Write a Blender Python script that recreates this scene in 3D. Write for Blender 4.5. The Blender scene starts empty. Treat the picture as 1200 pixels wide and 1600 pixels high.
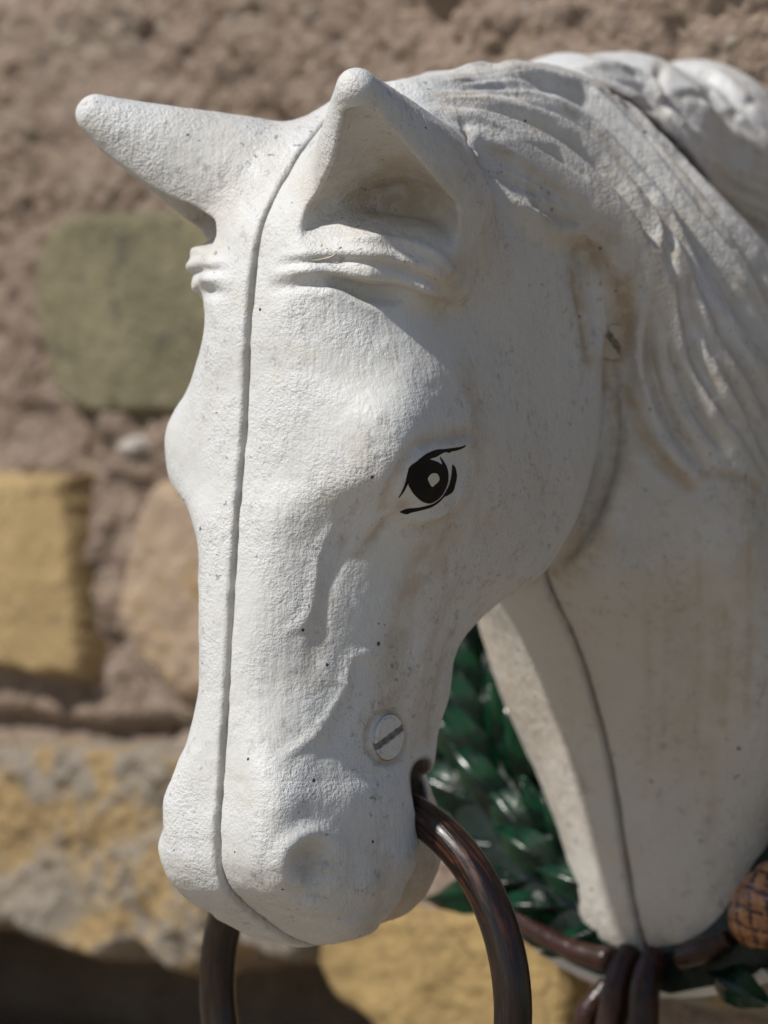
import bpy, math, random
import numpy as np
from mathutils import Vector, Matrix
from mathutils.bvhtree import BVHTree

scene = bpy.context.scene
# ---------------------------------------------------------------------------
# camera, sky, sun, exposure
# ---------------------------------------------------------------------------
TH = math.radians(43)
UNIT = 0.0002                                   # metres per sculpting unit
cam_data = bpy.data.cameras.new('camera')
cam = bpy.data.objects.new('camera', cam_data)
scene.collection.objects.link(cam)
scene.camera = cam
cam.location = (4931 * UNIT, -4970 * UNIT, 0)
cam.rotation_euler = (math.radians(90), 0, TH)
cam_data.sensor_fit = 'VERTICAL'
cam_data.sensor_height = 36
cam_data.lens = 36 * 7000 / 1600
cam_data.clip_start = 0.05
cam_data.clip_end = 200
cam_data.dof.use_dof = True
cam_data.dof.focus_distance = 6900 * UNIT
cam_data.dof.aperture_fstop = 9.5

SUN_DIR = Vector((-0.19, -0.65, 0.74)).normalized()      # towards the sun
world = bpy.data.worlds.new('World')
scene.world = world
world.use_nodes = True
wn = world.node_tree.nodes
sky = wn.new('ShaderNodeTexSky')
sky.sky_type = 'NISHITA'
sky.sun_disc = False
sky.sun_elevation = math.asin(SUN_DIR.z)
sky.sun_rotation = math.atan2(SUN_DIR.x, SUN_DIR.y)
world.node_tree.links.new(sky.outputs[0], wn['Background'].inputs[0])
wn['Background'].inputs[1].default_value = 0.085
sun_data = bpy.data.lights.new('sun', 'SUN')
sun_data.energy = 4.1
sun_data.angle = math.radians(2.0)
sun_data.color = (1.0, 0.955, 0.89)
sun = bpy.data.objects.new('sun', sun_data)
scene.collection.objects.link(sun)
sun.rotation_euler = SUN_DIR.to_track_quat('Z', 'Y').to_euler()
scene.view_settings.view_transform = 'Standard'
scene.view_settings.look = 'None'
scene.view_settings.gamma = 1
scene.view_settings.use_curve_mapping = False
scene.view_settings.exposure = -0.04
scene.cycles.use_denoising = True

# ---------------------------------------------------------------------------
# implicit sculpting helpers.  Sculpting unit: 0.2 mm.  s = horse's left, b = towards the wall, z = up
# ---------------------------------------------------------------------------
K = 0.0002
f32 = np.float32


def hermite(xk, yk, x):
    """smooth cubic through (xk, yk); yk may have trailing dimensions"""
    xk = np.asarray(xk, float); yk = np.asarray(yk, float)
    h = np.diff(xk); dl = np.diff(yk, axis=0) / h.reshape((-1,) + (1,) * (yk.ndim - 1))
    m = np.zeros_like(yk); m[0] = dl[0]; m[-1] = dl[-1]
    w = (h[:-1] / (h[:-1] + h[1:])).reshape((-1,) + (1,) * (yk.ndim - 1))
    m[1:-1] = dl[:-1] * (1 - w) + dl[1:] * w
    x = np.clip(x, xk[0], xk[-1])
    i = np.clip(np.searchsorted(xk, x) - 1, 0, len(xk) - 2)
    e = (slice(None),) + (None,) * (yk.ndim - 1)
    t = ((x - xk[i]) / h[i])[e]; hh = h[i][e]
    return ((2*t**3 - 3*t**2 + 1) * yk[i] + (t**3 - 2*t**2 + t) * hh * m[i]
            + (-2*t**3 + 3*t**2) * yk[i+1] + (t**3 - t**2) * hh * m[i+1])


def smin(a, b, k):
    h = np.maximum(k - np.abs(a - b), 0) / k
    return np.minimum(a, b) - h * h * k * 0.25


def smax(a, b, k):
    return -smin(-a, -b, k)


def hash3(ix, iy, iz, seed):
    n = (ix.astype(np.uint32) * np.uint32(374761393) + iy.astype(np.uint32) * np.uint32(668265263)
         + iz.astype(np.uint32) * np.uint32(2147483647) + np.uint32(seed * 974711 + 13))
    n = (n ^ (n >> np.uint32(13))) * np.uint32(1274126177)
    n = (n ^ (n >> np.uint32(16))) * np.uint32(2246822519)
    return ((n ^ (n >> np.uint32(15))) & np.uint32(0xFFFFFF)).astype(f32) / f32(0xFFFFFF) * 2 - 1


def noise3(p, scale, seed=0):
    """smooth value noise in -1..1"""
    q = p / scale
    i = np.floor(q); t = (q - i).astype(f32); i = i.astype(np.int64) + 100000
    t = t * t * (3 - 2 * t)
    r = 0
    for dx in (0, 1):
        wx = t[:, 0] if dx else 1 - t[:, 0]
        for dy in (0, 1):
            wy = t[:, 1] if dy else 1 - t[:, 1]
            for dz in (0, 1):
                wz = t[:, 2] if dz else 1 - t[:, 2]
                r = r + wx * wy * wz * hash3(i[:, 0] + dx, i[:, 1] + dy, i[:, 2] + dz, seed)
    return r


def fbm(p, scale, seed=0, octaves=4, gain=0.5):
    a, r, tot = 1.0, 0, 0
    for o in range(octaves):
        r = r + a * noise3(p, scale / 2**o, seed + o * 7); tot += a; a *= gain
    return r / tot


def round_cone(p, a, b, ra, rb):
    a = np.asarray(a, f32); b = np.asarray(b, f32)
    ba = b - a; pa = p - a
    t = np.clip(pa @ ba / (ba @ ba), 0, 1)
    return np.linalg.norm(pa - t[:, None] * ba, axis=1) - (ra + (rb - ra) * t)


def ellipsoid(p, c, r):
    r = np.asarray(r, f32); q = (p - np.asarray(c, f32))
    k0 = np.linalg.norm(q / r, axis=1); k1 = np.linalg.norm(q / (r * r), axis=1)
    return k0 * (k0 - 1) / np.maximum(k1, 1e-6)


def poly_sdf(x, y, P):
    """signed distance to a closed polygon, positive inside"""
    P = np.asarray(P, f32)
    d = np.full(x.shape, 1e12, f32); ins = np.zeros(x.shape, bool)
    for i in range(len(P)):
        ax, ay = P[i - 1]; bx, by = P[i]
        ex, ey = bx - ax, by - ay
        t = np.clip(((x - ax) * ex + (y - ay) * ey) / (ex * ex + ey * ey), 0, 1)
        d = np.minimum(d, (x - ax - t * ex)**2 + (y - ay - t * ey)**2)
        if ay != by:
            ins ^= ((ay > y) != (by > y)) & (x < (bx - ax) * (y - ay) / (by - ay) + ax)
    d = np.sqrt(d)
    return np.where(ins, d, -d)


def smooth_poly(P, n=6):
    P = np.asarray(P, float); out = []
    for i in range(len(P)):
        p0, p1, p2, p3 = P[i - 1], P[i], P[(i + 1) % len(P)], P[(i + 2) % len(P)]
        for k in range(n):
            t = k / n
            out.append(0.5 * (2*p1 + (p2 - p0)*t + (2*p0 - 5*p1 + 4*p2 - p3)*t*t + (3*p1 - p0 - 3*p2 + p3)*t**3))
    return np.array(out)


def surface_nets(f, lo, hi, h):
    """f(points)->values; returns verts, quads of the zero level"""
    ax = [np.arange(l, u + h, h, dtype=f32) for l, u in zip(lo, hi)]
    n = [len(a) for a in ax]
    # coarse look first: only blocks near the surface are evaluated finely
    B = 4
    nb = [-(-k // B) for k in n]
    cg = np.stack(np.meshgrid(*[l + (np.arange(k, dtype=f32) * B + (B - 1) / 2) * h for l, k in zip(lo, nb)], indexing='ij'), -1)
    cv = f(cg.reshape(-1, 3).astype(f32)).reshape(nb)
    V = cv.repeat(B, 0).repeat(B, 1).repeat(B, 2)[:n[0], :n[1], :n[2]].copy()
    act = np.argwhere(np.abs(cv) < h * B * 1.5)
    off = np.stack(np.meshgrid(*[np.arange(B)] * 3, indexing='ij'), -1).reshape(-1, 3)
    for i in range(0, len(act), 4000):
        g = (act[i:i + 4000, None, :] * B + off[None]).reshape(-1, 3)
        g = g[(g < np.array(n)).all(1)]
        V[g[:, 0], g[:, 1], g[:, 2]] = f((g * h + np.array(lo)).astype(f32))
    S = V < 0
    c = [S[i:n[0]-1+i, j:n[1]-1+j, k:n[2]-1+k] for i in (0, 1) for j in (0, 1) for k in (0, 1)]
    cnt = sum(a.astype(np.int8) for a in c)
    act = (cnt > 0) & (cnt < 8)
    idx = np.full(act.shape, -1, np.int32)
    I = np.argwhere(act); idx[act] = np.arange(len(I))
    acc = np.zeros((len(I), 3)); num = np.zeros(len(I))
    corners = [(i, j, k) for i in (0, 1) for j in (0, 1) for k in (0, 1)]
    val = {cc: V[I[:, 0]+cc[0], I[:, 1]+cc[1], I[:, 2]+cc[2]] for cc in corners}
    for a in corners:
        for d in range(3):
            if a[d] == 0:
                b = tuple(1 if q == d else a[q] for q in range(3))
                va, vb = val[a], val[b]
                m = (va < 0) != (vb < 0)
                t = np.where(m, va / np.where(m, va - vb, 1), 0)
                pt = np.tile(np.array(a, float), (len(I), 1)); pt[:, d] = t
                acc[m] += pt[m]; num[m] += 1
    verts = (I + acc / num[:, None]) * h + np.array([a[0] for a in ax])
    quads = []
    for d in range(3):
        u, w = (d + 1) % 3, (d + 2) % 3
        sl0 = [slice(0, n[q]) for q in range(3)]; sl1 = list(sl0)
        sl0[d] = slice(0, n[d]-1); sl1[d] = slice(1, n[d])
        A, B = S[tuple(sl0)], S[tuple(sl1)]
        E = np.argwhere(A != B)
        ok = (E[:, u] > 0) & (E[:, w] > 0) & (E[:, u] < n[u]-1) & (E[:, w] < n[w]-1)
        E = E[ok]
        fl = A[E[:, 0], E[:, 1], E[:, 2]]
        def at(du, dw):
            q = E.copy(); q[:, u] -= du; q[:, w] -= dw
            return idx[q[:, 0], q[:, 1], q[:, 2]]
        q = np.stack([at(1, 1), at(0, 1), at(0, 0), at(1, 0)], 1)
        q[~fl] = q[~fl][:, ::-1]
        quads.append(q)
    return verts, np.concatenate(quads)


def subdivide(v, q):
    """linear quad split"""
    e = np.sort(np.concatenate([q[:, [i, (i + 1) % 4]] for i in range(4)]), axis=1)
    key = e[:, 0].astype(np.int64) * len(v) + e[:, 1]
    uk, inv = np.unique(key, return_inverse=True)
    ev = (v[uk // len(v)] + v[uk % len(v)]) / 2
    fc = v[q].mean(1)
    nq, nv = len(q), len(v)
    E = inv.reshape(4, nq).T + nv
    C = np.arange(nq) + nv + len(uk)
    out = np.concatenate([np.stack([q[:, i], E[:, i], C, E[:, i - 1]], 1) for i in range(4)])
    return np.concatenate([v, ev, fc]), out


def grad(f, p, h=1.5):
    g = np.empty_like(p)
    for d in range(3):
        o = np.zeros(3, p.dtype); o[d] = h
        g[:, d] = (f(p + o) - f(p - o)) / (2 * h)
    return g


def project(f, p, it=3, maxstep=5):
    for _ in range(it):
        g = grad(f, p); v = f(p)
        st = v / np.maximum((g * g).sum(1), 0.05)
        d = -g * st[:, None]
        L = np.linalg.norm(d, axis=1, keepdims=True)
        p = p + d * np.minimum(1, maxstep / np.maximum(L, 1e-6))
    return p


# ---------------------------------------------------------------------------
# the horse: horizontal sections of the head, side outline of the neck, ears
# ---------------------------------------------------------------------------
#  z : (centre b, contour (s, b) from the nose line round the cheek to the back)
SECTIONS = {
    690: (380, [(0, 280), (30, 283), (60, 310), (75, 350), (75, 420), (60, 480), (0, 500)]),
    640: (380, [(0, 205), (50, 212), (90, 260), (112, 330), (112, 450), (90, 560), (0, 600)]),
    550: (350, [(0, 112), (68, 120), (130, 180), (165, 280), (165, 450), (130, 620), (0, 650)]),
    460: (320, [(0, 42), (88, 52), (172, 125), (205, 240), (195, 450), (150, 660), (0, 690)]),
    400: (300, [(0, 24), (90, 34), (180, 105), (215, 230), (200, 460), (150, 680), (0, 700)]),
    300: (300, [(0, 10), (82, 17), (168, 90), (210, 220), (200, 460), (150, 692), (0, 705)]),
    200: (300, [(0, 4), (95, 14), (196, 80), (238, 190), (208, 450), (150, 694), (0, 705)]),
    110: (300, [(0, -3), (100, 9), (226, 64), (255, 165), (218, 440), (150, 676), (0, 690)]),
    50: (290, [(0, -10), (98, 4), (213, 59), (250, 158), (218, 430), (150, 655), (0, 670)]),
    0: (280, [(0, -18), (92, -8), (166, 60), (235, 178), (216, 420), (150, 630), (0, 650)]),
    -50: (260, [(0, -22), (80, -12), (141, 58), (208, 180), (212, 405), (145, 598), (0, 620)]),
    -100: (240, [(0, -26), (72, -17), (131, 50), (188, 180), (198, 375), (140, 548), (0, 570)]),
    -150: (200, [(0, -30), (65, -21), (124, 44), (174, 168), (172, 315), (125, 452), (0, 480)]),
    -200: (170, [(0, -34), (60, -24), (118, 40), (163, 158), (160, 275), (112, 388), (0, 410)]),
    -300: (150, [(0, -41), (61, -30), (113, 28), (148, 135), (138, 262), (98, 366), (0, 390)]),
    -350: (140, [(0, -46), (73, -39), (120, 20), (143, 128), (128, 255), (92, 350), (0, 375)]),
    -400: (140, [(0, -51), (93, -50), (132, 18), (146, 120), (126, 245), (90, 340), (0, 365)]),
    -440: (140, [(0, -54), (110, -56), (140, 6), (158, 113), (138, 235), (86, 330), (0, 355)]),
    -500: (140, [(0, -59), (104, -59), (138, 2), (160, 112), (142, 240), (88, 340), (0, 362)]),
    -550: (140, [(0, -54), (100, -54), (137, 4), (160, 112), (142, 238), (88, 330), (0, 355)]),
    -590: (150, [(0, -30), (102, -28), (134, 24), (155, 118), (125, 230), (80, 300), (0, 320)]),
    -620: (160, [(0, 10), (98, 12), (136, 58), (132, 130), (115, 222), (70, 270), (0, 285)]),
    -650: (165, [(0, 62), (84, 64), (116, 98), (112, 150), (95, 210), (55, 240), (0, 250)]),
    -672: (165, [(0, 105), (60, 106), (84, 128), (82, 160), (68, 200), (40, 220), (0, 226)]),
    -684: (165, [(0, 140), (25, 142), (34, 152), (34, 165), (28, 180), (16, 188), (0, 190)]),
}
NPHI = 181


def build_loft():
    zk = np.array(sorted(SECTIONS))
    bc = np.array([SECTIONS[z][0] for z in zk], float)
    C = np.array([SECTIONS[z][1] for z in zk], float)
    zs = np.arange(zk[0], zk[-1] + 1, 4.0)
    Ci = hermite(zk, C, zs); bi = np.interp(zs, zk, bc)
    ph = np.linspace(0, np.pi, NPHI)
    R = np.empty((len(zs), NPHI))
    for i in range(len(zs)):
        P = Ci[i]
        full = np.concatenate([P, P[-2:0:-1] * [-1, 1]])
        S = smooth_poly(full, 8)[: (len(P) - 1) * 8 + 1]
        a = np.arctan2(S[:, 0], -(S[:, 1] - bi[i])); r = np.hypot(S[:, 0], S[:, 1] - bi[i])
        a = np.clip(a, 0, np.pi); o = np.argsort(a)
        R[i] = np.interp(ph, a[o], r[o])
    for _ in range(2):
        Q = np.pad(R, ((0, 0), (2, 2)), mode='reflect')
        R = (Q[:, :-4] + 2*Q[:, 1:-3] + 2*Q[:, 2:-2] + 2*Q[:, 3:-1] + Q[:, 4:]) / 8
    return zs.astype(f32), bi.astype(f32), R.astype(f32)


LZ, LB, LR = build_loft()


def loft(p):
    z = np.clip(p[:, 2], LZ[0], LZ[-1])
    zi = (z - LZ[0]) / 4.0
    i = np.minimum(zi.astype(np.int32), len(LZ) - 2); t = zi - i
    b0 = LB[i] * (1 - t) + LB[i + 1] * t
    a = np.arctan2(np.abs(p[:, 0]), -(p[:, 1] - b0)) * ((NPHI - 1) / np.pi)
    j = np.minimum(a.astype(np.int32), NPHI - 2); u = a - j
    r = ((LR[i, j] * (1 - u) + LR[i, j + 1] * u) * (1 - t) + (LR[i + 1, j] * (1 - u) + LR[i + 1, j + 1] * u) * t)
    d = (np.hypot(p[:, 0], p[:, 1] - b0) - r) * 0.85
    over = np.maximum(np.maximum(LZ[0] - p[:, 2], p[:, 2] - LZ[-1]), 0)
    return np.where(over > 0, np.hypot(np.maximum(d, 0), over) + np.minimum(d, 0) * 0, d)


CREST_NEAR = [(190, 600), (270, 672), (420, 716), (593, 736), (730, 728), (860, 698), (960, 642), (1065, 560), (1190, 440), (1316, 310), (1480, 150)]
CREST_FAR = [(190, 600), (270, 672), (420, 716), (593, 730), (730, 728), (860, 705), (960, 660), (1065, 580), (1190, 480), (1316, 370), (1480, 220)]
NECK_REST = [(1640, 120), (1640, -300), (1400, -560), (1200, -720), (1090, -766), (1030, -774), (980, -752), (952, -690), (920, -570), (886, -437), (843, -326),
             (790, -216), (718, -112), (690, 0), (678, 150), (640, 280), (520, 420), (320, 520)]
NP = {1: smooth_poly(CREST_NEAR + NECK_REST, 4), -1: smooth_poly(CREST_FAR + NECK_REST, 4)}
NECK_W = ([-790, -760, -720, -650, -570, -450, -330, -120, 100, 300, 480, 620, 760],
          [175, 200, 212, 218, 236, 292, 336, 328, 306, 275, 222, 150, 120])


def neck(p, side):
    b, z = p[:, 1], p[:, 2]
    d = poly_sdf(b, z, NP[side])
    W = hermite(NECK_W[0], NECK_W[1], z).astype(f32)
    t = np.clip((b - 900) / 600, 0, 1); u = np.clip((z + 650) / 200, 0, 1)
    W = W + t * t * (3 - 2 * t) * 2 * u * u * (3 - 2 * u)
    rho = np.clip(190 + (z + 100) * -0.0, 60, 260) - 40 * np.clip((z - 300) / 300, 0, 1) - np.clip((-z - 450) / 300, 0, 1) * 75
    q = np.maximum(rho - d, 0)
    k = np.sqrt((p[:, 0] / W)**2 + (q / rho)**2)
    return (k - 1) * np.minimum(W, rho) * 0.9


MANE_FAR = [((830, 620), 120), ((960, 632), 168), ((1110, 630), 184), ((1190, 612), 170), ((1310, 624), 190), ((1400, 570), 182), ((1440, 440), 180), ((1450, 300), 170)]


def mane_lump(p):
    d = None
    for (a, ra), (b, rb) in zip(MANE_FAR[:-1], MANE_FAR[1:]):
        c = round_cone(p * np.array([1.0, 1, 1], f32), (-160, *a), (-160, *b), ra, rb)
        d = c if d is None else smin(d, c, 20)
    return smax(d, (p[:, 1] - np.minimum(1083 + 0.26 * (p[:, 2] + 750), 1412)) * 0.968, 26)


EAR_B = np.array((128, 205, 492), f32); EAR_T = np.array((282, -46, 640), f32)
EAR_A = (EAR_T - EAR_B) / np.linalg.norm(EAR_T - EAR_B)
EAR_O = np.array((0.50, -0.18, -0.845), f32)


def ear(p):
    q = np.stack([np.abs(p[:, 0]), p[:, 1], p[:, 2]], 1)
    # blunt cone: straight flank running tangent into a round tip
    R, k = 32.0, 0.36
    ca = 1 / math.sqrt(1 + k * k); sa = k * ca
    uc = float(np.linalg.norm(EAR_T - EAR_B)); ut = uc + R * sa
    pa = q - EAR_B
    u = pa @ EAR_A
    perp = np.linalg.norm(pa - u[:, None] * EAR_A, axis=1)
    d = (perp - (R * ca + k * (ut - u))) * ca
    r0 = R * ca + k * ut
    d = np.where(u < 0, np.linalg.norm(pa, axis=1) - r0, d)
    return np.where(u > ut, np.linalg.norm(pa - EAR_A * uc, axis=1) - R, d)


def ear_cavity(p):
    thin = np.where(p[:, 0] < 0, 20, 0).astype(f32)
    q = np.stack([np.abs(p[:, 0]), p[:, 1], p[:, 2]], 1)
    c0 = EAR_B + EAR_O * 116 + EAR_A * 84 + np.array((-16, -15, 0), f32); c1 = EAR_T + EAR_O * 32 - EAR_A * 30 + np.array((-5, -5, 0), f32)
    d = round_cone(q, c0, c1, 116, 25)
    return thin + smin(d, round_cone(q, c0 + EAR_A * 30 + np.array((-52, -10, -8), f32), c1 - EAR_A * 50, 94, 12), 12)


FOLD = [(40, 62, 386, 24), (95, 70, 396, 32), (165, 110, 398, 40), (212, 192, 378, 36), (218, 250, 350, 20)]
LIP = [(300, -400), (282, -455), (268, -500), (262, -560), (250, -620), (215, -690), (150, -760), (-300, -760), (-300, -400)]
LIPS = smooth_poly(LIP, 1)


def head_part(p):
    s = np.abs(p[:, 0]); b, z = p[:, 1], p[:, 2]
    head = loft(p)
    # upper lip ends at the mouth line, the chin sits behind it
    low = z < -330
    if low.any():
        hl = head[low]; pl = p[low]
        lip = -poly_sdf(pl[:, 1], pl[:, 2], LIPS)
        up = smax(hl, np.minimum(lip, -430 - pl[:, 2]), 22)
        chin = smin(ellipsoid(pl, (0, 314, -530), (76, 118, 130)), ellipsoid(pl, (0, 280, -450), (74, 105, 150)), 30)
        hl = np.where(pl[:, 2] < -400, smin(up, chin, 5), smin(hl, chin, 20))
        slit = np.maximum(np.maximum(np.abs(lip - 3) - 7, 66 - np.abs(pl[:, 0])), pl[:, 2] + 440)
        hl = smax(hl, -slit, 6)
        # bit hole
        hole = np.hypot((pl[:, 1] - 290) * 0.95, (pl[:, 2] + 446)) - 52
        hole2 = np.hypot(pl[:, 1] - 278, (pl[:, 2] + 492)) - 36
        head[low] = smax(hl, -np.minimum(hole, hole2), 8)
    top = (z > 180) & (b < 560)
    if top.any():
        pt = p[top]
        q = np.stack([s[top], b[top], z[top]], 1)
        h = smin(head[top], ear(pt), 55)
        h = smax(h, -ear_cavity(pt), 9)
        brow = None
        for a, c in zip(FOLD[:-1], FOLD[1:]):
            d = round_cone(q, a[:3], c[:3], a[3], c[3])
            brow = d if brow is None else smin(brow, d, 12)
        pad = round_cone(q, (95, 135, 408), (195, 190, 398), 66, 58)      # ear root under the folds
        head[top] = smin(smin(h, pad, 30), brow, 26)
    return head


def solid(p, side):
    b, z = p[:, 1], p[:, 2]
    head = np.full(len(p), 900, f32)
    m = b < 860
    if m.any():
        head[m] = head_part(p[m])
    n = np.full(len(p), 900, f32)
    m = b > 120
    if m.any():
        n[m] = smax(neck(p[m], side), (b[m] - (1003 + 0.26 * (z[m] + 750))) * 0.968, 26)
    return smin(head, n, 16)


GAP = 1.3


def half_near(p):
    return smax(solid(p, 1), GAP - p[:, 0], 7)


def half_far(p):
    d = solid(p, -1)
    out = smax(d, p[:, 0] + GAP, 7)
    m = (p[:, 1] > 600) & (p[:, 2] > 120)
    if m.any():
        # the upswept mane may lean across the joint where the near half stays low
        pm = p[m]; L = mane_lump(pm)
        cut = smax(smin(d[m], L, 25), pm[:, 0] + GAP, 7)
        out[m] = np.minimum(cut, np.maximum(L, -(half_near(pm) - 19)))
    return out


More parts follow.
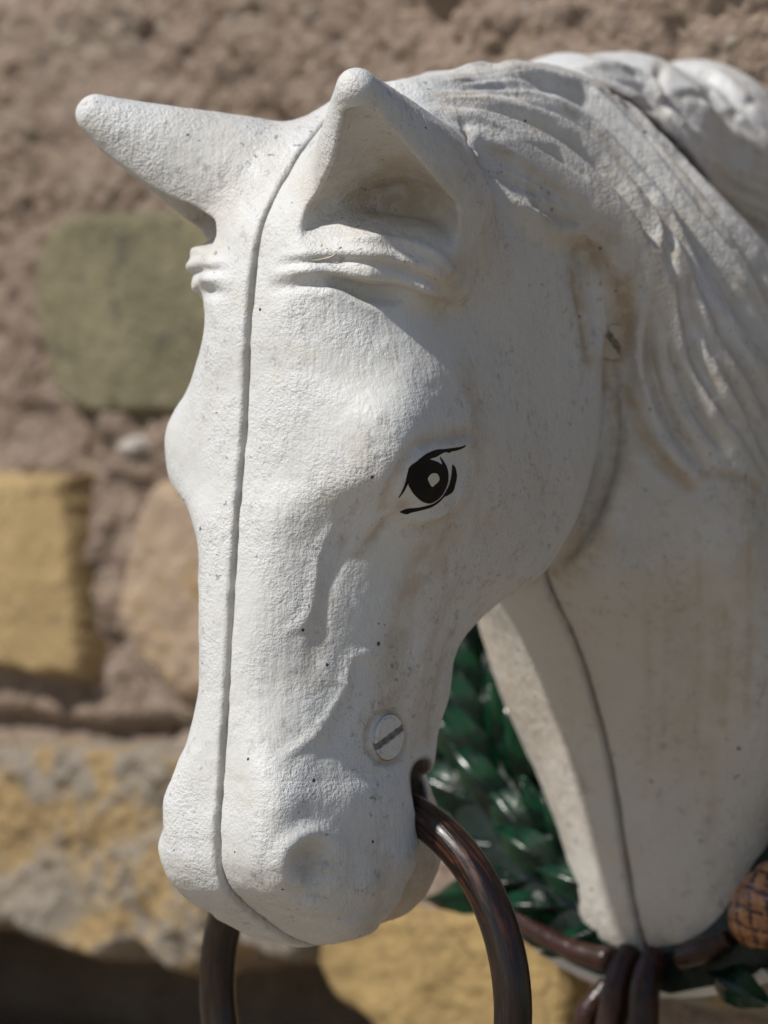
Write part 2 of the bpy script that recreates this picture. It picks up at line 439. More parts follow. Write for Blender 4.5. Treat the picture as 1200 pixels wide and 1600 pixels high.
def half(side):
    return half_near if side > 0 else half_far
FEATURES = [
    (1, 10, 9, 0, [[46,17,369],[76,22,372],[102,30,375],[121,46,376],[141,62,375],[164,74,372],[186,87,368],[198,110,365],[212,131,361],[226,151,354],[237,173,344],[232,213,336]]),
    (1, 10, 7, 0, [[64,23,396],[95,28,398],[118,42,401],[140,56,403],[166,65,403],[192,76,400],[207,97,397],[219,121,392],[235,142,386],[249,163,376],[253,187,361],[238,226,342]]),
    (1, 9, 7, 0, [[131,60,421],[159,72,422],[186,82,423],[201,106,423],[216,129,419],[236,147,411],[251,166,399],[259,185,380],[248,221,359]]),
    (1, 6, -6, 0, [[59,21,387],[90,26,387],[114,37,389],[135,53,390],[159,64,389],[185,73,387],[202,92,384],[213,117,379],[226,138,371],[239,158,360],[246,185,350]]),
    (1, 9, -7, 0, [[49,14,349],[80,21,351],[105,34,354],[127,49,354],[135,80,354],[152,102,351],[170,121,348],[191,139,345],[211,155,339],[221,182,331],[216,226,323]]),
    (1, 80, 0.1, 0.7, [[155,167,511]]),
    (1, 50, 0.1, 0.6, [[203,173,454]]),
    (1, 26, 0.1, 0.8, [[255,202,366]]),
    (1, 16, 0.1, 0.6, [[213,221,321]]),
    (1, 42, 8, 0, [[250,149,48]]),
    (1, 8, 2.5, 0, [[211,109,4],[228,102,28],[243,101,52],[252,111,74],[255,134,91],[255,170,99],[253,211,104],[248,254,107]]),
    (1, 9, -6, 0.5, [[204,99,6],[223,90,31],[239,86,55],[248,95,78],[254,114,99],[256,144,110],[255,185,116],[251,227,121],[246,272,125]]),
    (1, 9, 5, 0, [[218,142,-12],[229,169,-9],[237,198,-1],[243,222,16],[245,238,38],[248,240,65]]),
    (1, 10, -4, 0.3, [[215,160,-28],[224,188,-24],[231,218,-17],[237,243,-4],[240,266,16],[242,275,39],[244,277,65]]),
    (1, 9, -6, 0.6, [[222,120,10],[200,112,-14],[180,105,-41],[160,88,-62]]),
    (1, 66, 13, 0, [[223,83,158]]),
    (1, 40, -3, 0, [[189,71,198]]),
    (1, 18, -7, 0.5, [[233,267,211],[236,277,187],[240,284,162],[244,280,136],[247,271,110]]),
    (1, 26, -5, 0.3, [[224,322,-32]]),
    (1, 50, -4, 0, [[218,261,-50]]),
    (1, 9, 3.2, 0, [[147,47,-15],[133,41,-39],[124,36,-66],[121,32,-94],[119,32,-122],[115,29,-149],[105,17,-173],[90,1,-190]]),
    (1, 15, -4, 0.3, [[131,49,-94],[128,47,-121],[125,45,-148],[121,42,-174],[118,38,-201],[114,34,-227],[110,28,-253]]),
    (1, 10, -3, 0.2, [[155,72,-40],[143,66,-74],[135,57,-109]]),
    (1, 9, 3.6, 0, [[158,148,-222],[150,115,-221],[141,92,-227],[139,87,-252],[135,80,-278],[130,64,-299],[126,49,-321],[124,32,-343],[118,9,-358],[110,-14,-372],[101,-36,-385]]),
    (1, 7, 3, 0, [[137,85,-269],[128,62,-259],[122,49,-238]]),
    (1, 14, -2.5, 0, [[149,121,-259],[144,105,-284],[139,89,-308],[135,74,-333],[134,56,-358],[132,33,-379],[129,8,-400]]),
    (1, 26, -6, 0.55, [[215,220,-50],[205,207,-70],[195,197,-90],[187,191,-113],[180,188,-138],[174,185,-162],[169,181,-187],[164,177,-211],[160,174,-236],[156,173,-261],[152,172,-286]]),
    (1, 20, 5, 0.3, [[204,269,-91],[194,262,-115],[183,256,-140],[175,248,-165],[169,241,-190],[162,239,-217],[155,240,-244],[149,242,-272],[142,245,-299],[134,251,-327],[128,255,-355]]),
    (1, 12, -4, 0.5, [[152,303,-203],[143,305,-229],[139,301,-254],[135,297,-279],[130,296,-305],[123,297,-331],[118,296,-357]]),
    (1, 60, 4, 0, [[107,14,-307]]),
    (1, 60, 3, 0, [[77,-12,-198]]),
    (1, 24, 3, 0, [[83,-58,-419],[87,-61,-447],[92,-63,-474],[99,-61,-501],[107,-55,-528],[110,-46,-554],[110,-31,-582]]),
    (1, 30, -6, 0, [[140,65,-387],[143,44,-413],[146,26,-440],[145,18,-469]]),
    (1, 15, 12, 0, [[122,-23,-573],[120,-34,-559],[120,-40,-543],[122,-40,-527],[126,-34,-512],[131,-23,-501],[136,-8,-494],[141,10,-494],[146,28,-499],[150,42,-510],[153,52,-524]]),
    (1, 17, 8, 0, [[153,52,-524],[153,56,-538],[152,56,-553],[150,51,-566],[146,44,-577],[140,33,-585],[134,20,-589],[129,5,-588],[125,-10,-583],[122,-23,-573]]),
    (1, 70, 6, 0, [[139,5,-538]]),
    (1, 24, -20, 0.5, [[138,3,-541]]),
    (1, 12, -4, 0, [[119,-24,-580],[126,1,-591],[137,26,-586]]),
    (1, 7, 4, 0, [[128,-13,-568],[137,-1,-539],[147,33,-552]]),
    (1, 18, -2.5, 0.35, [[161,130,-529],[159,143,-557],[151,160,-586],[130,175,-615],[116,172,-641],[76,195,-670]]),
    (1, 10, -4, 0, [[64,1,-616],[87,14,-623],[105,33,-630],[121,53,-632],[133,79,-631],[128,121,-632]]),
    (1, 17, 11, 0.6, [[188,712,211],[187,716,183],[187,719,154],[185,720,126],[181,720,98],[175,718,70],[167,715,42],[156,713,15],[142,712,-11],[125,711,-37],[103,710,-59],[76,711,-81],[46,716,-102]]),
    (1, 10, -8, 0.8, [[163,698,222],[162,702,195],[162,705,169],[161,708,142],[158,710,116],[154,709,89],[148,708,63],[139,706,38],[128,705,13],[114,704,-12],[96,704,-35],[77,705,-58],[52,708,-79],[24,713,-100]]),
    (1, 80, -4, 0, [[222,425,102]]),
    (1, 70, -3, 0, [[214,387,245]]),
    (1, 17.1, 15.4, 0, [[52,411,702],[35,520,725],[88,817,674],[123,848,630],[151,885,585],[187,907,536],[217,936,487],[237,976,438],[253,1017,387]]),
    (1, 11.4, -9.2, 0.28, [[58,374,694],[48,479,715],[42,584,727],[98,795,670],[133,828,623],[164,862,575],[199,886,524],[225,921,473],[244,963,421],[259,1006,368]]),
    (1, 15.3, 11.8, 0, [[64,467,705],[57,552,718],[51,637,724],[62,701,714],[83,747,692],[111,778,659],[137,804,622],[165,820,581],[191,842,540],[213,868,501],[230,899,461],[244,933,420]]),
    (1, 11.4, -9.6, 0.07, [[74,431,695],[64,522,711],[60,606,719],[70,675,711],[89,727,690],[116,761,656],[142,788,617],[171,805,573],[197,828,531],[219,855,489],[235,887,447],[249,923,405]]),
    (1, 22.7, 15.3, 0, [[66,292,677],[81,379,688],[69,496,705],[66,607,715],[72,709,706],[112,748,662],[148,783,609],[183,816,555],[214,852,499],[237,889,441],[256,931,382],[270,979,323]]),
    (1, 6.2, 1.2, 0, [[48,416,705],[35,511,724],[82,852,670],[124,859,625],[158,872,580],[181,908,542],[208,935,501],[229,964,457]]),
    (1, 4.2, -0.9, 0.15, [[49,403,702],[40,494,720],[27,593,733],[90,838,667],[128,850,623],[163,864,577],[187,899,538],[213,927,495],[233,958,451]]),
    (1, 8.7, 1.3, 0, [[57,381,695],[56,477,711],[46,586,726],[83,819,678],[126,838,629],[166,853,575],[197,884,526],[223,920,477],[242,962,426],[258,1007,375]]),
    (1, 4.2, -1.1, 0.34, [[62,363,692],[59,462,707],[51,570,722],[88,809,676],[130,830,626],[169,845,571],[201,877,522],[226,915,471],[245,958,420],[260,1003,367]]),
    (1, 6.7, 2.0, 0, [[75,339,688],[54,435,705],[52,511,717],[47,593,726],[-3,726,734],[68,788,696],[108,798,659],[135,820,622],[162,840,583],[186,864,545],[208,891,508]]),
    (1, 4.2, -0.9, 0.4, [[74,328,686],[57,421,702],[56,497,713],[51,579,723],[45,663,726],[73,777,695],[111,790,657],[138,813,619],[165,833,579],[190,857,541],[212,885,503]]),
    (1, 5.1, 2.0, 0, [[71,317,685],[69,419,696],[66,525,710],[60,636,719],[68,729,706],[106,771,666],[141,807,617],[176,838,564],[209,865,508],[234,897,451],[252,941,396],[265,999,345]]),
    (1, 4.2, -0.7, 0.47, [[68,308,683],[77,399,691],[69,512,707],[63,624,717],[71,720,705],[108,764,664],[143,801,614],[178,831,560],[211,859,504],[236,893,446],[253,938,390],[267,995,337]]),
    (1, 8.6, 1.6, 0, [[65,590,715],[64,674,715],[70,744,703],[104,769,668],[132,796,629],[161,817,588],[188,836,545],[213,855,501],[231,884,458],[246,918,415],[258,954,372],[269,991,329]]),
    (1, 4.2, -1.0, 0.45, [[67,580,714],[67,664,714],[73,735,702],[107,762,667],[134,789,627],[163,811,585],[191,830,541],[215,850,496],[233,879,452],[248,914,409],[260,950,365],[271,988,321]]),
    (1, 5.3, 1.0, 0, [[82,401,688],[70,494,704],[67,580,714],[66,666,714],[82,725,696],[116,749,658],[144,775,617],[171,798,574],[198,818,529],[221,839,483],[238,873,440],[251,914,398]]),
    (1, 25.6, 11.5, 0, [[61,579,718],[68,654,713],[80,718,698],[115,739,660],[144,763,618],[170,789,576],[195,812,533],[219,835,488],[236,866,445],[250,902,402],[262,937,357],[273,973,311]]),
    (1, 13.2, -9.7, 0.2, [[82,550,700],[93,618,693],[105,678,678],[131,708,642],[155,735,602],[179,763,562],[203,785,520],[224,807,476],[240,834,433],[254,866,389],[265,895,344],[276,925,298]]),
    (1, 21.7, 13.5, 0, [[98,529,684],[107,569,676],[115,611,669],[124,647,655],[136,675,635],[150,699,612],[164,720,588],[179,739,562],[194,755,535],[209,770,507],[223,784,479],[234,802,450]]),
    (1, 13.2, -12.7, 0.15, [[110,510,668],[120,548,659],[127,587,650],[136,622,637],[148,651,618],[160,674,595],[173,697,572],[187,715,547],[202,731,521],[217,744,493],[229,758,465],[239,774,436]]),
    (1, 29.0, 24.0, 0, [[104,317,652],[116,375,648],[121,441,648],[129,503,643],[140,562,631],[153,610,608],[171,646,577],[190,675,541],[212,696,503],[229,719,463],[243,744,423]]),
    (1, 13.2, -12.9, 0.27, [[111,311,645],[123,366,638],[130,427,634],[139,486,627],[150,541,613],[163,588,591],[180,623,560],[199,651,526],[218,674,489],[232,698,450],[243,723,410]]),
    (1, 20.7, 22.7, 0, [[124,322,633],[137,395,622],[150,467,609],[164,537,588],[184,587,552],[206,627,509],[224,665,461],[235,696,407],[239,721,349],[238,738,289],[236,745,227]]),
    (1, 13.2, -11.2, 0.2, [[134,312,625],[145,383,611],[159,451,593],[172,519,571],[189,570,536],[207,613,494],[221,654,447],[228,685,393],[227,709,335],[222,724,276],[215,729,215]]),
    (1, 26.8, 25.2, 0, [[140,351,616],[152,396,601],[161,445,585],[170,491,564],[181,533,542],[194,573,517],[206,608,489],[216,640,456],[221,663,417],[222,684,376]]),
    (1, 5.5, 1.2, 0, [[85,361,681],[75,479,699],[72,591,711],[74,700,705],[116,737,659],[152,774,604],[186,809,549],[217,844,492],[241,880,431],[258,924,371],[272,980,314]]),
    (1, 4.2, -1.3, 0.24, [[87,359,679],[80,472,694],[80,581,704],[86,683,697],[122,725,652],[156,763,599],[189,799,544],[219,833,487],[242,868,427],[260,910,367],[274,962,309]]),
    (1, 8.0, 2.3, 0, [[93,395,676],[86,468,688],[83,537,698],[89,598,697],[98,654,688],[113,696,668],[132,726,638],[152,752,606],[173,773,573],[193,794,538],[212,812,501],[228,835,465]]),
    (1, 4.2, -0.9, 0.28, [[96,391,672],[90,462,684],[89,530,692],[95,589,691],[105,643,680],[119,685,661],[137,716,632],[156,742,600],[176,764,567],[196,784,532],[215,802,496],[230,824,460]]),
    (1, 8.8, 2.3, 0, [[97,380,670],[87,483,690],[90,571,694],[108,642,677],[132,692,642],[159,728,597],[185,760,550],[214,783,499],[236,811,446],[251,852,397],[265,887,344],[278,917,288]]),
    (1, 4.2, -1.1, 0.15, [[100,377,666],[91,477,685],[97,562,688],[114,632,670],[136,682,635],[162,719,591],[188,751,545],[216,773,494],[237,800,442],[253,840,392],[266,873,339],[279,899,283]]),
    (1, 6.4, 1.8, 0, [[97,332,663],[103,400,666],[97,483,680],[101,554,683],[113,615,670],[130,663,646],[151,697,611],[173,722,572],[197,740,529],[219,763,488],[235,794,448]]),
    (1, 4.2, -1.3, 0.53, [[99,330,660],[106,396,662],[101,477,675],[105,547,677],[118,606,663],[135,653,639],[155,688,605],[176,714,566],[200,731,524],[221,754,483],[237,784,443]]),
    (1, 7.1, 1.3, 0, [[101,340,660],[106,434,665],[113,526,666],[128,608,649],[151,664,612],[178,706,563],[208,735,510],[232,769,455],[252,795,395],[268,817,332],[282,841,269]]),
    (1, 4.2, -0.9, 0.51, [[103,338,657],[110,429,660],[118,519,660],[133,599,643],[155,656,605],[181,698,558],[211,726,505],[234,760,450],[253,783,390],[268,805,327],[281,827,265]]),
    (1, 8.3, 1.7, 0, [[107,345,654],[114,434,656],[124,520,652],[139,595,632],[160,654,596],[186,694,550],[216,717,495],[238,748,441],[255,769,381],[267,792,319],[279,815,258]]),
    (1, 4.2, -1.1, 0.49, [[109,343,651],[117,429,651],[128,513,646],[143,587,625],[163,646,590],[189,685,544],[218,709,490],[239,738,436],[254,760,376],[264,782,315],[276,803,253]]),
    (1, 4.9, 1.9, 0, [[106,345,655],[116,429,653],[128,510,645],[142,587,628],[163,641,591],[188,683,546],[216,712,495],[239,726,435],[253,754,377],[264,781,318],[274,797,255]]),
    (1, 4.2, -0.8, 0.15, [[108,343,652],[119,424,648],[132,503,639],[146,579,621],[166,633,585],[191,675,540],[218,704,490],[239,719,430],[251,747,373],[261,773,313],[269,787,251]]),
    (1, 9.4, 1.3, 0, [[131,475,638],[144,526,622],[157,575,602],[172,615,574],[190,647,542],[210,671,506],[227,693,467],[239,716,426],[247,733,382],[251,748,335],[255,762,289],[261,774,243]]),
    (1, 4.2, -1.2, 0.13, [[134,469,633],[148,519,616],[160,567,595],[175,607,568],[193,638,536],[213,663,501],[228,687,462],[239,710,421],[245,727,377],[247,741,331],[250,755,285],[255,765,239]]),
    (1, 6.5, 1.5, 0, [[118,326,638],[132,401,630],[145,475,617],[158,550,599],[177,605,565],[202,641,520],[224,673,470],[238,705,416],[245,730,358],[247,748,297],[248,756,234]]),
    (1, 4.2, -0.9, 0.5, [[121,323,636],[135,397,626],[149,469,611],[162,542,593],[180,596,559],[205,634,515],[224,668,465],[236,700,411],[242,725,353],[242,742,292],[241,749,230]]),
    (1, 9.4, 2.0, 0, [[121,331,636],[139,394,619],[157,457,598],[169,526,577],[187,581,544],[208,623,503],[222,659,454],[231,690,400],[235,717,343],[235,736,284],[233,742,223]]),
    (1, 4.2, -0.9, 0.11, [[124,328,633],[142,390,615],[159,452,593],[172,520,571],[189,575,539],[208,618,497],[221,655,449],[228,686,395],[231,713,338],[230,731,279],[225,736,219]]),
    (1, 5.5, 1.1, 0, [[137,352,619],[148,404,608],[158,455,596],[167,506,580],[179,548,557],[194,582,527],[207,616,496],[219,648,464],[226,672,425],[230,694,383]]),
    (1, 4.2, -0.8, 0.23, [[140,349,615],[151,399,604],[160,450,590],[169,501,574],[181,542,551],[194,577,521],[207,611,491],[218,644,459],[224,668,420],[227,690,379]]),
    (1, 9.4, 1.3, 0, [[158,432,591],[167,479,571],[178,523,549],[191,563,524],[203,598,496],[213,631,463],[219,657,425],[221,678,383],[218,695,340],[213,708,296],[206,715,252],[199,719,207]]),
    (1, 25.9, 10.8, 0, [[151,376,598],[162,442,577],[175,506,554],[190,561,523],[205,606,484],[216,645,437],[222,679,386],[218,700,329],[208,713,271],[200,719,212]]),
    (1, 12.0, -8.9, 0.22, [[158,371,578],[167,431,556],[176,493,535],[187,549,509],[201,596,476],[211,636,436],[218,670,390],[212,689,338],[200,702,284],[189,710,231]]),
    (1, 20.8, 14.8, 0, [[174,420,537],[180,470,511],[183,531,491],[192,584,469],[205,624,438],[209,655,397],[205,676,351],[193,689,303],[177,696,256]]),
    (1, 12.0, -7.8, 0.11, [[184,403,516],[188,449,491],[185,513,477],[186,573,461],[198,615,438],[205,646,403],[200,664,361],[186,677,317],[168,684,274]]),
    (1, 18.7, 20.5, 0, [[192,384,502],[192,423,486],[191,467,475],[187,517,467],[185,564,458],[192,599,445],[199,624,424],[204,647,398]]),
    (1, 8.1, 1.6, 0, [[134,315,624],[148,379,606],[161,444,584],[174,506,558],[190,562,527],[206,609,489],[218,649,442],[222,678,388],[219,700,331],[210,714,272],[200,719,213]]),
    (1, 4.2, -1.0, 0.26, [[151,378,599],[162,441,577],[174,502,552],[190,557,522],[205,605,486],[217,646,442],[221,675,389],[217,697,334],[208,711,276],[197,716,219]]),
    (1, 7.8, 2.2, 0, [[156,392,586],[165,446,568],[175,494,541],[186,542,517],[198,586,488],[208,623,452],[216,656,413],[219,683,370],[211,696,322],[200,706,273],[192,713,224]]),
    (1, 4.2, -0.9, 0.38, [[158,390,579],[167,442,561],[175,489,535],[185,539,512],[196,583,485],[206,620,451],[214,654,414],[218,680,372],[209,692,325],[198,702,278],[189,709,231]]),
    (1, 6.7, 1.1, 0, [[165,413,562],[171,459,546],[177,504,528],[186,545,508],[196,582,485],[207,618,461],[215,646,431],[216,666,393],[213,682,354],[205,694,314],[196,702,274],[187,707,234]]),
    (1, 4.2, -0.9, 0.23, [[167,409,555],[172,455,539],[178,499,522],[184,541,503],[194,579,482],[206,615,460],[213,642,431],[214,663,395],[211,679,357],[203,690,318],[193,698,279],[184,704,240]]),
    (1, 7.5, 1.8, 0, [[171,423,545],[177,481,521],[184,541,500],[198,591,475],[210,633,441],[215,663,396],[211,683,347],[199,696,296],[184,703,246]]),
    (1, 4.2, -1.2, 0.27, [[174,418,538],[178,475,515],[183,537,495],[196,588,472],[209,630,441],[213,660,398],[209,680,350],[196,693,301],[181,699,252]]),
    (1, 5.5, 1.4, 0, [[177,412,531],[182,464,507],[183,526,488],[190,580,467],[202,620,438],[207,652,398],[201,670,353],[187,683,306],[177,695,259]]),
    (1, 4.2, -0.8, 0.49, [[181,407,524],[185,457,500],[184,520,483],[188,576,465],[200,617,438],[206,649,400],[199,666,356],[185,679,311],[174,691,266]]),
    (1, 7.0, 1.8, 0, [[185,404,512],[186,460,494],[185,519,476],[187,577,458],[200,618,435],[207,650,400],[199,665,359],[182,675,315],[166,683,272]]),
    (1, 4.2, -1.0, 0.19, [[188,398,505],[189,453,488],[187,512,471],[186,573,455],[197,615,435],[206,647,402],[197,661,362],[180,670,320],[165,677,278]]),
    (1, 5.9, 1.0, 0, [[190,379,512],[190,417,495],[190,458,480],[187,507,471],[185,556,462],[192,595,451],[200,621,432],[204,644,404],[200,656,374],[188,665,342],[175,672,310],[165,674,279]]),
    (1, 8, -8, 0.6, [[132,344,624],[150,345,601],[221,287,572],[236,289,550],[246,293,527],[228,324,505],[215,347,482],[211,359,457]]),
    (1, 16, 11, 0, [[154,362,591],[158,393,578],[164,423,565],[169,454,552],[174,486,539],[179,517,526]]),
    (1, 9, -8, 0.5, [[242,272,552],[174,385,543],[179,420,526],[179,462,515],[180,507,505]]),
    (1, 13, 9, 0, [[184,384,523],[189,402,503],[193,421,483],[195,448,466],[194,481,450],[190,522,446],[185,566,457],[197,591,473],[207,613,471],[212,633,449],[212,643,425],[207,652,398]]),
    (1, 14, -5, 0.5, [[188,472,484],[187,521,467],[189,573,474]]),
    (1, 34, -12, 0.8, [[188,601,436]]),
    (1, 18, 14, 0, [[185,617,408],[182,632,382],[178,645,356],[173,655,329],[168,658,302],[171,650,274],[175,638,247]]),
    (1, 12, -7, 0.9, [[188,563,390],[186,578,363],[184,591,336],[182,600,308],[182,606,280],[181,611,251]]),
    (1, 16, -11, 0.9, [[207,662,378],[203,674,350],[198,684,322],[189,690,294],[177,693,266],[166,695,239],[157,692,211]]),
    (1, 13.4, 19.2, 0, [[236,704,435],[238,705,399],[233,705,363],[221,704,328],[211,708,293],[206,715,257],[209,724,221],[213,731,186],[221,739,151],[233,750,118],[250,763,89],[268,778,61]]),
    (1, 10.8, -9.4, 0.29, [[236,711,436],[240,712,401],[237,712,366],[228,711,332],[220,715,297],[217,722,262],[221,732,228],[226,740,194],[234,749,160],[246,760,129],[261,774,100],[277,790,73]]),
    (1, 17.3, 15.8, 0, [[217,734,493],[233,724,453],[242,721,414],[242,721,375],[235,719,337],[230,726,298],[232,736,260],[239,748,223],[248,759,187],[259,772,152],[273,789,119],[290,810,90]]),
    (1, 10.8, -10.6, 0.13, [[217,740,492],[233,731,454],[243,728,416],[246,729,378],[241,727,340],[239,735,303],[242,746,266],[250,759,231],[259,771,196],[269,785,162],[282,803,131],[297,825,102]]),
    (1, 15.9, 18.9, 0, [[248,739,390],[248,737,362],[247,741,335],[249,748,308],[251,756,282],[254,762,255],[260,772,230],[268,784,206],[276,795,182],[284,808,158],[293,824,137],[301,844,116]]),
    (1, 10.8, -10.0, 0.11, [[250,748,393],[252,747,366],[252,751,339],[255,759,314],[258,768,288],[262,775,262],[268,785,238],[276,798,215],[284,811,192],[291,825,169],[298,843,149],[303,865,129]]),
    (1, 21.1, 14.6, 0, [[216,758,495],[230,757,461],[243,754,425],[251,751,390],[255,756,355],[260,770,322],[266,784,290],[274,797,257],[282,813,225],[290,829,194],[297,851,165],[302,886,140]]),
    (1, 10.8, -8.8, 0.09, [[216,763,495],[230,765,462],[242,763,427],[252,761,393],[257,768,359],[264,783,328],[271,800,297],[278,815,266],[286,832,236],[292,851,205],[297,877,177],[300,912,152]]),
    (1, 15.7, 18.0, 0, [[235,766,447],[245,763,416],[253,766,387],[259,776,359],[265,789,332],[270,802,305],[277,814,277],[283,830,251],[289,848,226],[293,871,201],[297,896,177],[300,923,154]]),
    (1, 10.8, -6.5, 0.14, [[235,774,448],[245,773,419],[253,778,390],[260,790,364],[266,805,338],[272,821,312],[278,835,286],[284,853,261],[288,875,237],[292,899,213],[295,924,189],[298,949,166]]),
    (1, 21.3, 19.0, 0, [[248,783,407],[255,793,384],[261,804,362],[266,817,339],[271,833,318],[276,851,298],[280,870,277],[284,888,256],[288,908,236],[291,929,215],[294,950,195],[297,972,175]]),
    (1, 6.5, 2.2, 0, [[235,710,440],[238,704,414],[236,703,388],[231,703,362],[223,703,337],[216,706,311],[209,709,285],[206,714,259],[206,720,233],[209,725,208],[215,732,183],[221,739,158]]),
    (1, 4.2, -0.8, 0.45, [[236,713,441],[238,707,415],[237,706,389],[233,706,364],[226,706,338],[219,709,313],[214,712,287],[211,717,262],[211,723,236],[215,729,211],[221,736,187],[227,743,163]]),
    (1, 7.4, 2.4, 0, [[236,712,441],[239,710,405],[236,710,370],[226,706,336],[217,711,301],[214,719,265],[219,730,231],[223,737,196],[229,744,162],[241,756,130],[257,769,101],[273,785,73]]),
    (1, 4.2, -1.2, 0.5, [[236,715,442],[240,713,406],[238,713,371],[228,709,337],[221,714,302],[219,723,268],[224,734,234],[229,741,200],[234,749,166],[247,761,135],[262,775,106],[278,791,78]]),
    (1, 6.9, 1.8, 0, [[217,726,493],[231,721,458],[240,716,424],[240,713,389],[236,714,355],[230,719,321],[227,725,287],[228,733,254],[232,742,221],[239,750,188],[249,762,157],[262,776,129]]),
    (1, 4.2, -1.1, 0.37, [[217,729,493],[231,724,459],[240,719,425],[241,716,390],[238,717,357],[234,722,323],[231,729,290],[233,738,257],[238,746,224],[244,755,192],[254,767,162],[267,781,134]]),
    (1, 5.2, 2.2, 0, [[245,727,386],[241,723,357],[237,724,329],[236,732,301],[238,741,273],[241,748,245],[247,756,219],[254,766,192],[262,776,166],[270,786,140],[281,799,118],[293,816,96]]),
    (1, 4.2, -1.0, 0.35, [[246,731,387],[243,726,359],[239,728,331],[240,736,303],[242,745,276],[246,753,249],[252,761,222],[259,771,197],[267,782,171],[275,792,145],[285,806,123],[295,823,102]]),
    (1, 7.1, 2.0, 0, [[215,738,496],[231,732,458],[242,727,420],[245,728,382],[246,736,345],[244,742,307],[247,752,270],[254,764,234],[262,775,198],[273,790,165],[286,810,135],[300,835,107]]),
    (1, 4.2, -1.1, 0.13, [[215,741,496],[231,736,459],[243,731,421],[247,732,383],[248,740,346],[247,746,309],[251,757,273],[258,770,238],[266,781,203],[277,797,170],[290,817,140],[301,844,112]]),
    (1, 8.8, 2.2, 0, [[216,741,495],[229,737,463],[241,734,430],[246,734,398],[248,736,365],[248,743,334],[252,755,303],[255,763,271],[259,771,240],[267,782,210],[277,797,183],[288,817,158]]),
    (1, 4.2, -1.2, 0.54, [[216,744,495],[229,741,463],[240,738,431],[247,738,399],[249,740,367],[251,747,336],[255,760,305],[259,768,274],[263,777,244],[271,788,214],[281,804,187],[291,825,163]]),
    (1, 5.1, 1.8, 0, [[236,750,446],[245,740,414],[250,742,382],[254,753,352],[255,759,321],[257,766,290],[262,775,260],[271,788,232],[280,804,205],[288,819,177],[296,837,152],[303,862,128]]),
    (1, 4.2, -0.9, 0.3, [[235,753,447],[245,744,415],[251,746,384],[255,758,354],[258,764,324],[260,771,293],[266,781,263],[274,795,236],[283,812,210],[290,827,182],[297,847,157],[302,873,133]]),
    (1, 7.2, 2.5, 0, [[215,762,496],[230,751,460],[243,751,425],[252,756,390],[255,757,354],[259,767,320],[264,780,286],[273,796,255],[284,818,227],[292,838,197],[298,862,167],[302,894,139]]),
    (1, 4.2, -1.1, 0.54, [[215,764,496],[230,755,460],[243,755,426],[252,761,391],[257,763,356],[261,773,322],[267,787,290],[276,804,259],[286,827,231],[293,849,202],[297,874,172],[301,906,145]]),
    (1, 7.5, 1.8, 0, [[236,766,445],[246,765,415],[254,766,385],[258,770,355],[264,784,328],[270,798,301],[276,808,273],[283,822,246],[289,840,221],[294,859,195],[298,885,171],[300,914,149]]),
    (1, 4.2, -1.1, 0.37, [[236,770,445],[246,769,416],[254,771,386],[259,776,357],[265,791,331],[271,806,305],[277,816,277],[284,832,251],[290,851,226],[294,871,200],[297,897,177],[300,926,155]]),
    (1, 8.9, 1.7, 0, [[218,761,490],[230,763,461],[240,764,433],[249,766,404],[256,773,376],[262,784,349],[267,796,322],[274,814,297],[281,833,273],[286,845,246],[290,865,221],[294,893,199]]),
    (1, 4.2, -0.8, 0.54, [[218,764,490],[230,766,462],[240,768,433],[249,771,405],[256,779,378],[263,791,351],[268,804,325],[274,823,301],[281,843,277],[286,856,250],[290,877,226],[293,906,205]]),
    (1, 6.7, 1.7, 0, [[218,777,491],[232,772,457],[243,773,424],[253,781,393],[260,797,363],[267,817,335],[274,836,306],[280,857,278],[285,884,251],[290,910,224],[294,935,196],[298,961,168]]),
    (1, 4.2, -1.2, 0.34, [[218,780,491],[231,776,458],[243,777,425],[252,787,394],[260,805,366],[267,826,338],[273,847,310],[279,868,282],[285,896,256],[289,922,230],[293,948,202],[297,973,174]]),
    (1, 7.7, 1.6, 0, [[248,798,410],[254,804,386],[260,814,363],[265,830,343],[270,848,323],[275,865,303],[279,881,282],[284,896,260],[287,916,241],[290,940,223],[293,963,204],[296,986,185]]),
    (1, 21.0, 6.4, 0, [[217,778,493],[229,785,463],[241,792,432],[250,802,402],[257,823,375],[265,839,347],[271,858,318],[277,880,292],[282,910,268],[287,935,241],[292,961,214],[295,990,189]]),
    (1, 10.8, -3.0, 0.27, [[215,792,496],[226,804,472],[236,814,446],[244,826,421],[251,848,399],[257,865,374],[264,883,350],[269,904,327],[274,932,307],[279,952,283],[284,974,260],[288,1000,238]]),
    (1, 22.3, 5.8, 0, [[237,842,442],[243,848,423],[249,858,406],[253,876,393],[256,893,379],[260,908,363],[264,924,348],[268,940,333],[272,955,317],[275,970,301],[279,988,286],[282,1005,271]]),
    (1, 8.8, 1.6, 0, [[218,776,491],[230,782,461],[241,791,430],[250,801,400],[259,814,371],[266,830,342],[272,851,314],[278,875,288],[284,900,262],[288,923,235],[292,949,208],[296,979,182]]),
    (1, 4.2, -0.8, 0.2, [[217,780,492],[230,787,463],[240,796,434],[249,808,405],[257,820,376],[264,836,348],[270,857,322],[276,881,297],[282,905,272],[287,927,245],[291,952,219],[294,981,195]]),
    (1, 8.8, 1.4, 0, [[217,787,493],[229,791,463],[240,795,434],[249,808,406],[256,829,382],[263,845,355],[269,866,330],[274,892,306],[279,916,282],[285,937,256],[289,960,230],[293,988,206]]),
    (1, 4.2, -1.0, 0.14, [[217,790,493],[228,796,466],[239,801,437],[247,814,411],[254,835,388],[261,851,362],[267,873,338],[272,898,315],[277,921,291],[283,942,266],[287,964,241],[291,990,218]]),
